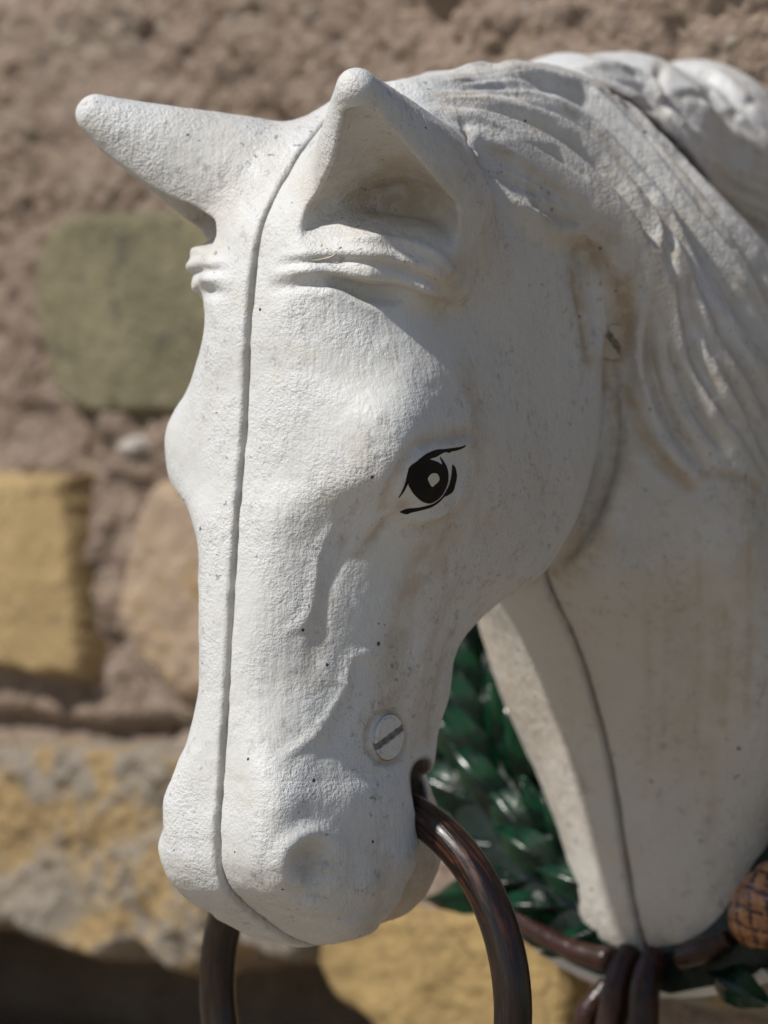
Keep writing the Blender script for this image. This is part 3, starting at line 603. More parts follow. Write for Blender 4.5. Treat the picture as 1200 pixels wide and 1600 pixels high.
    (1, 5.4, 1.8, 0, [[242,819,427],[248,829,407],[254,842,389],[258,859,372],[263,876,354],[267,889,335],[272,905,317],[275,923,300],[279,943,284],[282,965,268],[286,981,250],[289,996,230]]),
    (1, 4.2, -1.1, 0.22, [[241,825,431],[247,835,412],[252,848,395],[256,866,379],[261,882,362],[265,895,344],[270,910,326],[273,929,310],[277,948,295],[280,969,279],[284,984,261],[287,998,242]]),
    (1, 5.9, 1.8, 0, [[215,803,496],[225,808,475],[233,819,455],[239,835,436],[246,844,415],[252,859,396],[256,880,379],[261,901,362],[265,920,344],[270,934,323],[275,952,304],[279,972,286]]),
    (1, 4.2, -0.7, 0.41, [[215,807,497],[224,812,477],[231,824,458],[238,841,441],[244,851,420],[250,866,402],[254,887,386],[259,907,370],[263,926,353],[268,940,333],[272,957,315],[276,976,297]]),
    (1, 9.2, 2.0, 0, [[213,802,500],[222,820,481],[230,833,460],[238,845,438],[245,861,417],[251,884,399],[256,907,381],[261,927,361],[266,948,341],[271,965,319],[276,985,299],[280,1009,280]]),
    (1, 17.9, 4.4, 0, [[276,798,219],[281,806,198],[286,816,177],[292,827,157],[297,836,136],[302,848,116],[307,864,98],[309,880,78],[312,896,58],[314,918,41],[316,939,23],[318,959,4]]),
    (1, 9.0, -2.9, 0.16, [[278,803,234],[282,812,213],[287,821,193],[293,832,174],[297,843,153],[301,855,134],[305,872,116],[307,888,96],[310,903,77],[312,925,60],[314,945,42],[316,964,24]]),
    (1, 12.8, 4.3, 0, [[271,793,276],[275,802,253],[280,810,229],[286,820,206],[292,835,185],[297,848,163],[301,864,141],[304,883,120],[307,899,98],[310,918,76],[312,940,56],[314,965,37]]),
    (1, 9.0, -1.9, 0.19, [[271,798,290],[276,807,267],[281,816,244],[286,826,222],[292,842,202],[296,855,180],[299,872,159],[302,891,138],[305,907,116],[307,926,95],[310,947,75],[312,971,57]]),
    (1, 19.8, 4.0, 0, [[270,807,316],[275,820,295],[280,831,274],[285,838,250],[289,853,230],[292,867,208],[295,881,187],[298,898,166],[301,921,148],[303,938,127],[306,955,106],[308,977,87]]),
    (1, 9.0, -2.2, 0.24, [[268,814,330],[273,829,311],[278,840,289],[282,847,267],[286,863,247],[290,877,226],[293,890,205],[296,906,184],[298,929,166],[301,945,146],[303,962,125],[306,983,106]]),
    (1, 15.3, 3.8, 0, [[279,858,282],[283,866,266],[286,875,251],[288,883,234],[291,892,218],[293,904,203],[295,918,189],[297,935,176],[299,949,161],[301,962,146],[303,975,131],[305,987,115]]),
    (1, 9, 7, 0, [[189,711,222],[195,718,195],[202,726,168],[211,733,142],[222,742,117],[236,752,94],[252,764,74],[268,778,55]]),
    (1, 10, -6, 0.7, [[176,705,211],[182,713,183],[190,720,155],[199,728,127],[212,736,101],[228,746,79],[246,759,59],[264,774,40]]),
    (1, 8, -3, 0.6, [[279,792,63],[296,816,62],[308,845,57],[313,879,46],[315,917,32]]),
    (1, 40, -3, 0, [[37,751,-161],[31,772,-188],[28,790,-215],[28,804,-242],[29,818,-268],[29,830,-295],[29,842,-323],[28,854,-350],[26,865,-378],[24,876,-407],[23,885,-435],[23,894,-463],[23,901,-491]]),
    (1, 50, -4, 0.25, [[241,756,0],[243,761,-26],[246,767,-52],[247,776,-78],[245,787,-104],[239,801,-131],[233,816,-158],[226,828,-184],[219,839,-212],[213,849,-239],[205,858,-266],[198,867,-294],[190,876,-321],[182,886,-349],[174,896,-377]]),
    (1, 30, 3, 0.3, [[315,865,21],[317,862,-7],[318,860,-35],[316,861,-64],[312,866,-92],[306,871,-121],[300,877,-149],[294,882,-178],[287,886,-206],[280,891,-235],[271,896,-263],[262,902,-292],[253,910,-321]]),
    (1, 5, -7, 0.6, [[133,228,-356],[131,227,-370],[132,218,-382],[136,199,-391],[140,175,-394],[143,153,-389],[144,137,-378],[143,129,-366],[143,126,-352],[144,128,-338],[146,135,-325],[147,148,-316],[148,167,-313],[146,189,-317],[141,208,-328],[137,222,-341],[133,228,-356]]),
    (1, 7, -0.4, 0.35, [[224,759,-74],[219,768,-101],[210,780,-128],[200,794,-156],[190,808,-183],[180,820,-211],[171,831,-238],[162,841,-266],[152,850,-294],[142,860,-322],[131,870,-350],[121,879,-378]]),
    (1, 7, -0.4, 0.4, [[271,782,0],[271,783,-27],[269,786,-53],[266,792,-80],[259,802,-107],[251,813,-134],[242,825,-162],[233,836,-189],[226,845,-216],[218,853,-243],[210,862,-271],[201,871,-298],[192,880,-326],[183,889,-354],[174,899,-382],[165,907,-410]]),
    (1, 7, -0.4, 0.6, [[277,848,-149],[271,858,-178],[266,868,-207],[261,876,-236],[254,884,-265],[245,892,-295],[235,900,-324],[224,909,-354]]),
    (1, 7, -0.4, 0.55, [[317,859,-21],[317,860,-48],[315,864,-74],[312,871,-101],[308,877,-127],[303,884,-154],[299,889,-181],[294,894,-208],[289,899,-234],[283,905,-261],[276,911,-288],[268,918,-316],[260,927,-343]]),
    (1, 7, -0.4, 0.3, [[161,787,-171],[150,801,-198],[140,814,-226],[132,826,-254],[124,837,-282],[116,848,-309],[106,858,-337],[97,869,-366],[87,878,-394],[77,887,-422],[69,895,-450],[61,902,-479]]),
    (1, 7, -0.4, 0.35, [[191,919,-409],[185,928,-437],[181,937,-464],[176,944,-492],[169,951,-520],[160,956,-547],[153,961,-575]]),
    (1, 7, -0.4, 0.5, [[248,198,40],[242,208,12],[232,222,-16],[219,235,-44],[208,243,-72],[198,248,-101]]),
    (1, 7, -0.4, 0.35, [[247,266,100],[245,271,74],[242,277,47],[239,281,20],[234,285,-7],[225,291,-34],[216,297,-61]]),
    (1, 14, -1.5, 0.5, [[267,850,-170],[258,858,-200],[251,867,-230],[242,875,-260],[234,884,-291],[225,893,-321]]),
    (-1, 14.6, 16.7, 0, [[-89,871,758],[-71,895,761],[-58,924,764],[-50,961,766],[-44,997,761],[-29,1019,747],[-11,1030,727],[4,1036,701],[15,1053,680],[24,1077,661],[29,1105,643],[25,1146,627]]),
    (-1, 12.0, -8.0, 0.14, [[-85,871,756],[-66,894,756],[-51,921,757],[-40,953,756],[-32,986,749],[-19,1011,735],[-4,1025,714],[8,1035,689],[18,1053,668],[25,1078,648],[29,1108,630],[23,1150,613]]),
    (-1, 16.4, 13.2, 0, [[-88,869,756],[-65,894,756],[-47,925,755],[-33,961,750],[-23,1000,739],[-8,1023,719],[8,1033,689],[19,1051,662],[26,1078,637],[28,1117,617],[18,1176,602],[18,1227,589]]),
    (-1, 12.0, -7.5, 0.09, [[-85,868,754],[-61,893,751],[-41,922,747],[-24,954,740],[-15,993,727],[-2,1018,707],[12,1032,677],[21,1053,649],[27,1081,624],[26,1123,603],[16,1181,587],[15,1232,572]]),
    (-1, 16.3, 10.7, 0, [[-79,866,747],[-54,890,744],[-33,919,737],[-15,948,724],[-3,980,706],[6,1010,684],[16,1034,658],[23,1060,631],[26,1092,605],[20,1140,582],[9,1197,563],[7,1245,543]]),
    (-1, 12.0, -6.0, 0.29, [[-76,866,745],[-50,889,739],[-28,917,730],[-10,945,715],[2,976,695],[10,1008,672],[18,1035,646],[23,1063,619],[25,1097,592],[15,1149,569],[3,1206,548],[0,1255,526]]),
    (-1, 20.2, 15.1, 0, [[-3,947,703],[3,967,692],[7,989,681],[10,1007,668],[15,1021,651],[18,1034,634],[21,1051,618],[23,1070,602],[23,1092,588],[19,1119,574],[12,1154,562],[5,1188,550]]),
    (-1, 12.0, -9.4, 0.2, [[0,945,693],[6,965,682],[10,987,670],[12,1007,656],[16,1022,640],[19,1037,622],[21,1055,606],[22,1075,591],[20,1098,576],[14,1129,562],[6,1164,549],[-2,1198,536]]),
    (-1, 16.0, 16.2, 0, [[-69,871,744],[-40,892,730],[-17,917,713],[0,944,692],[10,975,668],[14,1009,641],[19,1041,613],[21,1077,585],[13,1124,559],[-4,1182,531],[-17,1240,506],[-23,1291,480]]),
    (-1, 12.0, -5.2, 0.29, [[-66,872,742],[-37,891,726],[-13,914,706],[3,943,684],[10,976,658],[13,1012,630],[16,1047,602],[18,1083,574],[7,1136,547],[-12,1195,518],[-27,1255,491],[-28,1298,463]]),
    (-1, 25.7, 13.3, 0, [[-66,874,744],[-40,886,725],[-17,901,706],[-1,922,686],[-1,960,666],[0,995,644],[3,1025,620],[2,1056,595],[8,1084,571],[9,1119,549],[-7,1171,525],[-24,1223,500]]),
    (-1, 6.4, 3.2, 0, [[-102,873,766],[-83,896,769],[-68,923,771],[-54,950,768],[-46,986,763],[-35,1016,754],[-18,1030,737],[-1,1035,711],[12,1049,688],[21,1068,667],[27,1096,650],[26,1137,636]]),
    (-1, 4.2, -1.0, 0.29, [[-100,873,765],[-81,895,767],[-65,921,768],[-49,947,765],[-41,981,758],[-31,1011,748],[-14,1027,731],[2,1034,705],[13,1048,682],[22,1069,661],[28,1097,644],[26,1138,629]]),
    (-1, 8.8, 2.4, 0, [[-92,873,761],[-71,908,767],[-48,940,761],[-32,978,749],[-18,1018,734],[2,1025,700],[16,1048,672],[26,1085,649],[28,1125,622],[17,1195,610],[24,1248,601],[31,1301,591]]),
    (-1, 4.2, -1.3, 0.17, [[-91,873,760],[-68,907,764],[-45,938,758],[-27,974,744],[-15,1015,729],[4,1024,695],[17,1048,666],[27,1086,643],[27,1127,615],[16,1197,603],[23,1250,593],[30,1303,582]]),
    (-1, 7.9, 2.9, 0, [[-59,915,761],[-39,945,755],[-27,979,744],[-13,1007,725],[2,1027,700],[15,1045,673],[24,1065,645],[28,1099,623],[22,1152,606],[15,1209,591],[21,1253,580],[27,1301,573]]),
    (-1, 4.2, -1.2, 0.22, [[-56,913,758],[-36,942,751],[-23,976,739],[-10,1005,719],[4,1025,695],[16,1045,668],[24,1066,639],[28,1100,617],[21,1155,600],[14,1210,584],[20,1255,572],[25,1304,564]]),
    (-1, 5.5, 2.2, 0, [[-88,867,754],[-59,894,751],[-38,931,748],[-24,973,740],[-8,1007,717],[8,1028,687],[20,1051,656],[27,1083,626],[24,1133,601],[14,1202,586],[20,1255,573],[24,1311,558]]),
    (-1, 4.2, -1.7, 0.29, [[-87,867,753],[-57,893,749],[-35,930,745],[-20,971,735],[-5,1004,712],[9,1027,682],[21,1052,650],[27,1084,620],[23,1136,595],[13,1204,579],[18,1258,565],[21,1315,549]]),
    (-1, 8.2, 3.3, 0, [[-82,867,751],[-57,901,753],[-33,932,743],[-13,962,724],[0,998,701],[12,1026,672],[22,1055,642],[27,1091,614],[20,1145,588],[10,1209,567],[13,1262,549],[17,1320,537]]),
    (-1, 4.2, -1.8, 0.21, [[-80,867,750],[-55,900,751],[-31,930,739],[-10,960,719],[2,996,696],[13,1026,667],[22,1055,637],[27,1092,608],[18,1148,582],[8,1212,560],[10,1266,541],[14,1324,528]]),
    (-1, 7.5, 2.1, 0, [[-85,871,756],[-52,892,743],[-28,924,733],[-11,962,720],[2,997,696],[13,1021,664],[22,1050,633],[26,1090,606],[18,1144,579],[7,1208,556],[7,1264,536],[9,1320,517]]),
    (-1, 4.2, -1.4, 0.37, [[-84,871,755],[-50,892,741],[-26,923,730],[-8,961,716],[4,996,691],[14,1022,659],[22,1052,628],[26,1092,600],[16,1148,573],[4,1212,549],[4,1269,528],[6,1324,509]]),
    (-1, 5.5, 2.7, 0, [[-75,871,749],[-46,898,740],[-23,930,729],[-5,963,710],[6,995,683],[15,1023,652],[22,1055,623],[25,1096,596],[14,1154,570],[4,1217,546],[3,1272,525],[6,1326,507]]),
    (-1, 4.2, -1.8, 0.23, [[-73,871,748],[-44,897,738],[-21,929,725],[-3,962,706],[8,994,678],[15,1023,647],[22,1056,617],[24,1099,590],[12,1159,564],[1,1221,540],[-1,1277,518],[4,1329,498]]),
    (-1, 7.7, 2.1, 0, [[-80,870,752],[-52,883,738],[-31,902,725],[-14,929,714],[0,954,699],[7,981,679],[12,1009,657],[18,1034,633],[22,1060,610],[22,1090,586],[14,1131,563],[1,1180,541]]),
    (-1, 4.2, -1.0, 0.35, [[-78,870,751],[-51,883,736],[-29,902,722],[-12,928,711],[1,953,695],[9,981,674],[13,1009,652],[18,1035,628],[22,1062,604],[21,1093,580],[12,1136,557],[-2,1185,535]]),
    (-1, 6.1, 1.6, 0, [[-72,871,746],[-46,884,732],[-26,904,719],[-10,933,709],[2,960,694],[9,985,672],[14,1012,649],[19,1036,624],[21,1062,599],[20,1094,576],[10,1140,554],[-3,1191,533]]),
    (-1, 4.2, -1.0, 0.16, [[-71,871,745],[-45,884,730],[-24,904,716],[-8,932,705],[4,958,689],[10,985,667],[14,1012,643],[18,1037,619],[21,1065,594],[19,1098,570],[7,1145,548],[-7,1196,527]]),
    (-1, 6.5, 2.7, 0, [[-2,938,693],[6,953,678],[11,973,664],[13,995,650],[15,1017,636],[19,1037,621],[21,1057,605],[21,1076,587],[19,1099,570],[11,1130,555],[2,1166,541],[-7,1202,527]]),
    (-1, 4.2, -1.1, 0.2, [[0,938,689],[7,953,674],[11,974,659],[14,995,645],[15,1018,631],[19,1039,616],[21,1059,600],[20,1079,582],[17,1103,565],[8,1135,549],[-1,1171,535],[-10,1207,521]]),
    (-1, 6.9, 2.1, 0, [[-69,867,742],[-39,883,722],[-13,905,703],[1,940,686],[10,972,660],[13,1009,633],[18,1043,606],[19,1080,577],[8,1130,548],[-10,1191,521],[-24,1251,495],[-25,1299,470]]),
    (-1, 4.2, -1.4, 0.43, [[-68,867,741],[-37,883,720],[-10,903,700],[1,941,682],[6,978,656],[8,1015,628],[15,1048,601],[18,1083,572],[5,1135,543],[-14,1197,515],[-29,1258,489],[-27,1301,462]]),
    (-1, 8.5, 2.2, 0, [[-1,950,670],[0,988,650],[5,1017,627],[3,1048,601],[6,1077,577],[13,1107,555],[-3,1158,531],[-21,1209,506],[-34,1260,483],[-32,1296,460],[-18,1318,436],[-6,1341,413]]),
    (-1, 17.6, 8.4, 0, [[-123,1244,803],[-102,1248,799],[-84,1256,794],[-67,1263,788],[-47,1263,775],[-30,1264,761],[-16,1268,747],[-3,1271,731],[8,1274,715],[16,1284,701],[23,1295,688],[29,1306,673]]),
    (-1, 10.8, -7.6, 0.07, [[-104,1218,790],[-85,1223,784],[-68,1230,777],[-52,1237,769],[-35,1239,756],[-21,1243,742],[-8,1248,729],[3,1254,714],[12,1260,699],[20,1272,687],[26,1288,676],[31,1304,664]]),
    (-1, 15.1, 10.8, 0, [[-37,1175,757],[-43,1202,753],[-36,1211,747],[-27,1213,737],[-17,1213,726],[-10,1218,717],[-3,1226,709],[3,1236,702],[10,1246,696],[15,1256,689],[20,1265,680],[25,1273,671]]),
    (-1, 10.8, -6.6, 0.09, [[-7,1133,739],[-9,1153,733],[-12,1174,728],[-9,1183,718],[-4,1187,707],[-1,1198,698],[2,1210,691],[7,1222,685],[12,1233,679],[17,1245,673],[22,1256,666],[26,1267,658]]),
    (-1, 23.4, 15.0, 0, [[-21,1061,750],[-10,1077,740],[-4,1103,736],[-3,1133,733],[6,1141,714],[6,1165,700],[4,1193,687],[9,1212,673],[17,1232,662],[24,1253,652],[30,1277,644],[35,1304,636]]),
    (-1, 10, -12, 0.4, [[-60,1105,790],[-27,1052,754],[-6,1038,722],[8,1047,697],[19,1070,677]]),
]
# ---------------------------------------------------------------------------
# materials
# ---------------------------------------------------------------------------
class NT:
    """small helper for node trees"""
    def __init__(self, name):
        self.m = bpy.data.materials.new(name); self.m.use_nodes = True
        self.t = self.m.node_tree; self.b = self.t.nodes['Principled BSDF']
        self.co = self.n('ShaderNodeTexCoord').outputs['Object']

    def n(self, kind, **kw):
        nd = self.t.nodes.new(kind)
        for k, v in kw.items():
            setattr(nd, k, v)
        return nd

    def link(self, a, b):
        self.t.links.new(a, b)

    def put(self, sock, v):
        if isinstance(v, bpy.types.NodeSocket):
            self.link(v, sock)
        else:
            sock.default_value = v

    def noise(self, size, detail=3, rough=0.55, vec=None, dist=0.0):
        nd = self.n('ShaderNodeTexNoise')
        nd.inputs['Scale'].default_value = 1 / (size * UNIT)
        nd.inputs['Detail'].default_value = detail
        nd.inputs['Roughness'].default_value = rough
        nd.inputs['Distortion'].default_value = dist
        self.link(vec or self.co, nd.inputs['Vector'])
        return nd.outputs[0]

    def voronoi(self, size, feature='F1', vec=None, rnd=1.0):
        nd = self.n('ShaderNodeTexVoronoi', feature=feature)
        nd.inputs['Scale'].default_value = 1 / (size * UNIT)
        nd.inputs['Randomness'].default_value = rnd
        self.link(vec or self.co, nd.inputs['Vector'])
        return nd

    def ramp(self, v, a, b, lo=0.0, hi=1.0, smooth=True):
        nd = self.n('ShaderNodeMapRange', interpolation_type='SMOOTHSTEP' if smooth else 'LINEAR')
        self.put(nd.inputs[0], v)
        for i, x in enumerate((a, b, lo, hi)):
            nd.inputs[1 + i].default_value = x
        return nd.outputs[0]

    def math(self, op, a, b=0.0):
        nd = self.n('ShaderNodeMath', operation=op)
        self.put(nd.inputs[0], a); self.put(nd.inputs[1], b)
        return nd.outputs[0]

    def mix(self, f, a, b, mode='MIX'):
        nd = self.n('ShaderNodeMix', data_type='RGBA', blend_type=mode)
        self.put(nd.inputs[0], f)
        for s, v in ((nd.inputs[6], a), (nd.inputs[7], b)):
            self.put(s, v if isinstance(v, bpy.types.NodeSocket) else (*v, 1))
        return nd.outputs[2]

    def attr(self, name):
        return self.n('ShaderNodeAttribute', attribute_name=name).outputs['Fac']

    def scaled(self, sx, sy, sz):
        nd = self.n('ShaderNodeMapping'); nd.inputs['Scale'].default_value = (sx, sy, sz)
        self.link(self.co, nd.inputs[0]); return nd.outputs[0]

    def bump(self, height, dist, strength=1.0, normal=None):
        nd = self.n('ShaderNodeBump')
        nd.inputs['Strength'].default_value = strength
        nd.inputs['Distance'].default_value = dist * UNIT
        self.link(height, nd.inputs['Height'])
        if normal:
            self.link(normal, nd.inputs['Normal'])
        return nd.outputs[0]

    def done(self, color, rough=0.5, normal=None, spec=0.5, metal=0.0, coat=0.0):
        self.put(self.b.inputs['Base Color'], color if isinstance(color, bpy.types.NodeSocket) else (*color, 1))
        self.put(self.b.inputs['Roughness'], rough)
        self.b.inputs['Specular IOR Level'].default_value = spec
        self.b.inputs['Metallic'].default_value = metal
        self.b.inputs['Coat Weight'].default_value = coat
        if normal:
            self.link(normal, self.b.inputs['Normal'])
        return self.m


def white_paint():
    t = NT('weathered_white_paint')
    big = t.noise(160, 4, 0.6)
    mid = t.noise(38, 4, 0.65)
    col = t.mix(t.ramp(big, 0.35, 0.7), (0.595, 0.595, 0.575), (0.655, 0.665, 0.665))
    # cream yellowing in soft patches
    col = t.mix(t.math('MULTIPLY', t.ramp(t.noise(95, 3, 0.6), 0.5, 0.72), 0.3), col, (0.60, 0.55, 0.45))
    # neck aged to a dull cream; cheek and chin also carry painted-in shade
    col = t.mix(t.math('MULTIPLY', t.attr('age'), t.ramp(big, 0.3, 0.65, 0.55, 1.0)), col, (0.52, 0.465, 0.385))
    # run-off stains in the grooves, plus shade painted on the chin
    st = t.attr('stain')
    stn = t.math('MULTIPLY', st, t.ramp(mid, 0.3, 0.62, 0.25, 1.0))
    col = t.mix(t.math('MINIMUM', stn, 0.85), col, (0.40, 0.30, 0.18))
    col = t.mix(t.math('MULTIPLY', t.attr('soot'), t.ramp(mid, 0.2, 0.6, 0.7, 1.0)), col, (0.035, 0.022, 0.016))  # dark brown in mouth hole and crest gap; painted shade at the lip
    # thin grey grime
    grime = t.math('MULTIPLY', t.ramp(t.noise(20, 5, 0.8), 0.52, 0.68), t.ramp(t.noise(120, 2), 0.40, 0.60))
    col = t.mix(t.math('MULTIPLY', grime, 0.75), col, (0.27, 0.26, 0.25))
    # small chips down to the primer
    chip = t.math('MULTIPLY', t.ramp(t.noise(15, 3, 0.6), 0.68, 0.70), t.ramp(t.noise(170, 3), 0.47, 0.56))
    col = t.mix(t.math('MULTIPLY', chip, 0.8), col, (0.27, 0.245, 0.21))
    # pin holes where the paint is gone
    v = t.voronoi(24)
    dot = t.math('LESS_THAN', v.outputs['Distance'], t.ramp(t.n_white(v), 0.75, 1.0, 0.0, 0.15, False))
    dot = t.math('MULTIPLY', dot, t.ramp(t.noise(90, 2), 0.47, 0.56))
    col = t.mix(dot, col, (0.035, 0.028, 0.022))
    peel = t.noise(5.2, 2, 0.6)
    peel2 = t.noise(16, 3, 0.6)
    amt = t.ramp(t.noise(150, 3), 0.3, 0.68, 0.2, 1.0)
    hgt = t.math('MULTIPLY', t.math('ADD', peel, t.math('MULTIPLY', peel2, 0.8)), amt)
    hgt = t.math('SUBTRACT', hgt, t.math('MULTIPLY', dot, 0.8))
    brush = t.noise(9, 2, 0.5, t.scaled(1, 1, 0.16))
    hgt = t.math('ADD', hgt, t.math('MULTIPLY', brush, 0.45))
    hgt = t.math('SUBTRACT', hgt, t.math('MULTIPLY', chip, 0.5))
    nrm = t.bump(hgt, 3.8, 0.9)
    rough = t.ramp(mid, 0.3, 0.7, 0.45, 0.65)
    return t.done(col, rough, nrm, spec=0.5)


def n_white(self, v):
    w = self.n('ShaderNodeTexWhiteNoise', noise_dimensions='3D')
    self.link(v.outputs['Position'], w.inputs['Vector'])
    return w.outputs['Value']


NT.n_white = n_white


def plain(name, color, rough=0.5, vary=0.25, size=30, bump=1.5, bsize=8, spec=0.5, coat=0.0, metal=0.0):
    t = NT(name)
    c2 = tuple(c * (1 - vary) for c in color)
    col = t.mix(t.ramp(t.noise(size, 4, 0.65), 0.35, 0.68), color, c2)
    return t.done(col, rough, t.bump(t.noise(bsize, 3, 0.6), bump, 0.7), spec, metal, coat)


def ring_paint():
    t = NT('bronzed_black_enamel')
    uv = t.n('ShaderNodeUVMap').outputs[0]
    mp = t.n('ShaderNodeMapping'); mp.inputs['Scale'].default_value = (60, 30, 1); t.link(uv, mp.inputs[0])
    nz = t.n('ShaderNodeTexNoise'); nz.inputs['Scale'].default_value = 1; nz.inputs['Detail'].default_value = 5
    nz.inputs['Roughness'].default_value = 0.6; nz.inputs['Distortion'].default_value = 0.3; t.link(mp.outputs[0], nz.inputs['Vector'])
    strk = t.ramp(nz.outputs[0], 0.47, 0.66)
    patch = t.ramp(t.noise(75, 3), 0.42, 0.62)
    col = t.mix(t.math('MULTIPLY', strk, t.math('ADD', t.math('MULTIPLY', t.attr('wear'), t.math('ADD', t.math('MULTIPLY', patch, 0.6), 0.4)), 0.04)), (0.012, 0.007, 0.005), (0.20, 0.062, 0.02))
    nrm = t.bump(nz.outputs[0], 1.6, 0.6)
    return t.done(col, t.ramp(nz.outputs[0], 0.3, 0.7, 0.2, 0.36), nrm, spec=0.45, coat=0.0)


def leaf_paint():
    t = NT('green_bronze_enamel')
    big = t.noise(45, 4, 0.7)
    col = t.mix(t.ramp(big, 0.4, 0.62), (0.004, 0.034, 0.013), (0.002, 0.007, 0.005))
    col = t.mix(t.ramp(t.noise(60, 3, 0.6), 0.62, 0.75), col, (0.012, 0.04, 0.03))
    col = t.mix(t.ramp(t.attr('edge'), 0.55, 0.95, 0.0, 0.75), col, (0.22, 0.34, 0.25))
    return t.done(col, t.ramp(big, 0.3, 0.7, 0.16, 0.28), t.bump(t.noise(22, 2), 3, 0.6), spec=0.3, coat=0.0)


def cone_paint():
    t = NT('gold_brown_enamel')
    col = t.mix(t.ramp(t.noise(22, 4, 0.65), 0.35, 0.68), (0.45, 0.21, 0.085), (0.27, 0.10, 0.04))
    col = t.mix(t.ramp(t.attr('edge'), 0.15, 0.6), col, (0.045, 0.012, 0.012))
    return t.done(col, 0.3, t.bump(t.noise(10, 3, 0.6), 2, 0.7), 0.6, 0.0, 0.2)


def mortar_mat():
    t = NT('lime_mortar')
    col = t.mix(t.ramp(t.noise(420, 4, 0.6), 0.35, 0.65), (0.405, 0.305, 0.24), (0.33, 0.25, 0.20))
    col = t.mix(t.ramp(t.noise(26, 4, 0.75), 0.4, 0.68), col, (0.43, 0.34, 0.26))
    col = t.mix(t.math('MULTIPLY', t.ramp(t.noise(140, 4, 0.7), 0.58, 0.74), 0.7), col, (0.19, 0.16, 0.13))
    sp = t.voronoi(30)
    peb = t.math('MULTIPLY', t.math('LESS_THAN', sp.outputs['Distance'], 0.3), t.math('GREATER_THAN', t.n_white(sp), 0.93))
    col = t.mix(t.math('MULTIPLY', peb, 0.7), col, (0.52, 0.48, 0.42))
    col = t.mix(t.math('MULTIPLY', t.ramp(t.noise(260, 5, 0.7), 0.52, 0.66), 0.6), col, (0.47, 0.40, 0.33))
    h = t.math('ADD', t.noise(14, 3, 0.7), t.math('MULTIPLY', t.noise(42, 4, 0.65), 1.8))
    return t.done(col, 0.95, t.bump(h, 30, 1.0), spec=0.1)


def stone_mat(name, base, second, stain=None, sthr=0.55, size=160, bump=7, ssize=110):
    t = NT(name)
    col = t.mix(t.ramp(t.noise(size, 5, 0.65), 0.36, 0.66), base, second)
    if stain:
        s = t.ramp(t.noise(ssize, 5, 0.7, dist=0.4), sthr, sthr + 0.1)
        col = t.mix(s, col, stain)
    # hairline cracks and dark scuffs
    cr = t.math('LESS_THAN', t.voronoi(210, 'DISTANCE_TO_EDGE').outputs['Distance'], 0.012)
    col = t.mix(t.math('MULTIPLY', t.math('MULTIPLY', cr, t.ramp(t.noise(130, 3), 0.5, 0.6)), 0.7), col, tuple(c * 0.3 for c in base))
    sp = t.voronoi(58)
    dot = t.math('MULTIPLY', t.math('LESS_THAN', sp.outputs['Distance'], 0.16), t.math('GREATER_THAN', t.n_white(sp), 0.85))
    col = t.mix(t.math('MULTIPLY', dot, 0.8), col, tuple(c * 0.35 for c in base))
    col = t.mix(t.math('MULTIPLY', t.ramp(t.noise(12, 3, 0.7), 0.45, 0.7), 0.25), col, tuple(c * 0.6 for c in base))
    h = t.math('ADD', t.noise(12, 3, 0.7), t.math('MULTIPLY', t.noise(48, 4, 0.7), 1.5))
    return t.done(col, 0.9, t.bump(h, bump, 0.9), spec=0.15)


MAT = {
    'white': white_paint(),
    'black': plain('black_eye_paint', (0.004, 0.004, 0.005), 0.38, 0.3, 12, 0.8, 8, 0.18),
    'eyewhite': plain('cream_eye_paint', (0.62, 0.58, 0.48), 0.45, 0.1, 12, 0.8, 6),
    'ring': ring_paint(),
    'leaf': leaf_paint(),
    'ribbon': plain('brown_gloss_enamel', (0.045, 0.018, 0.012), 0.3, 0.5, 30, 4, 18, 0.35, 0.0),
    'cone': cone_paint(),
    'groove': plain('dark_maroon_enamel', (0.05, 0.012, 0.014), 0.4, 0.3),
    'mortar': mortar_mat(),
    'green': stone_mat('green_glazed_stone', (0.225, 0.20, 0.125), (0.16, 0.145, 0.092), (0.11, 0.102, 0.075), 0.56),
    'yellow': stone_mat('yellow_brick', (0.43, 0.315, 0.16), (0.345, 0.25, 0.125), (0.25, 0.19, 0.115), 0.57),
    'beige': stone_mat('beige_stone', (0.40, 0.30, 0.215), (0.32, 0.24, 0.175), (0.36, 0.25, 0.12), 0.55),
    'worn': stone_mat('worn_yellow_brick', (0.40, 0.285, 0.145), (0.36, 0.26, 0.14), (0.30, 0.265, 0.22), 0.44, bump=13, ssize=150),
    'sand': stone_mat('ochre_stone', (0.38, 0.27, 0.12), (0.31, 0.22, 0.10), (0.20, 0.145, 0.08), 0.58),
    'chalk': stone_mat('chalk_lump', (0.52, 0.48, 0.43), (0.44, 0.40, 0.36)),
    'dirt': plain('packed_dirt', (0.26, 0.23, 0.19), 0.9, 0.5, 10),
    'straw': plain('dry_straw', (0.62, 0.56, 0.42), 0.6, 0.2),
    'band': plain('dark_green_enamel', (0.006, 0.016, 0.010), 0.45, 0.5, 40, 8, 24, 0.4),
    'paving': plain('pale_paving', (0.30, 0.25, 0.195), 0.9, 0.25, 2500, 20, 60, 0.1),
}
# ---------------------------------------------------------------------------
# object helpers
# ---------------------------------------------------------------------------
col = scene.collection


def link(o, parent=None):
    col.objects.link(o)
    if parent is not None:
        o.parent = parent
        o.matrix_parent_inverse = parent_world(parent).inverted()
    return o


def parent_world(o):
    m = Matrix.Translation(o.location) if o.type == 'EMPTY' else Matrix.Identity(4)
    return m


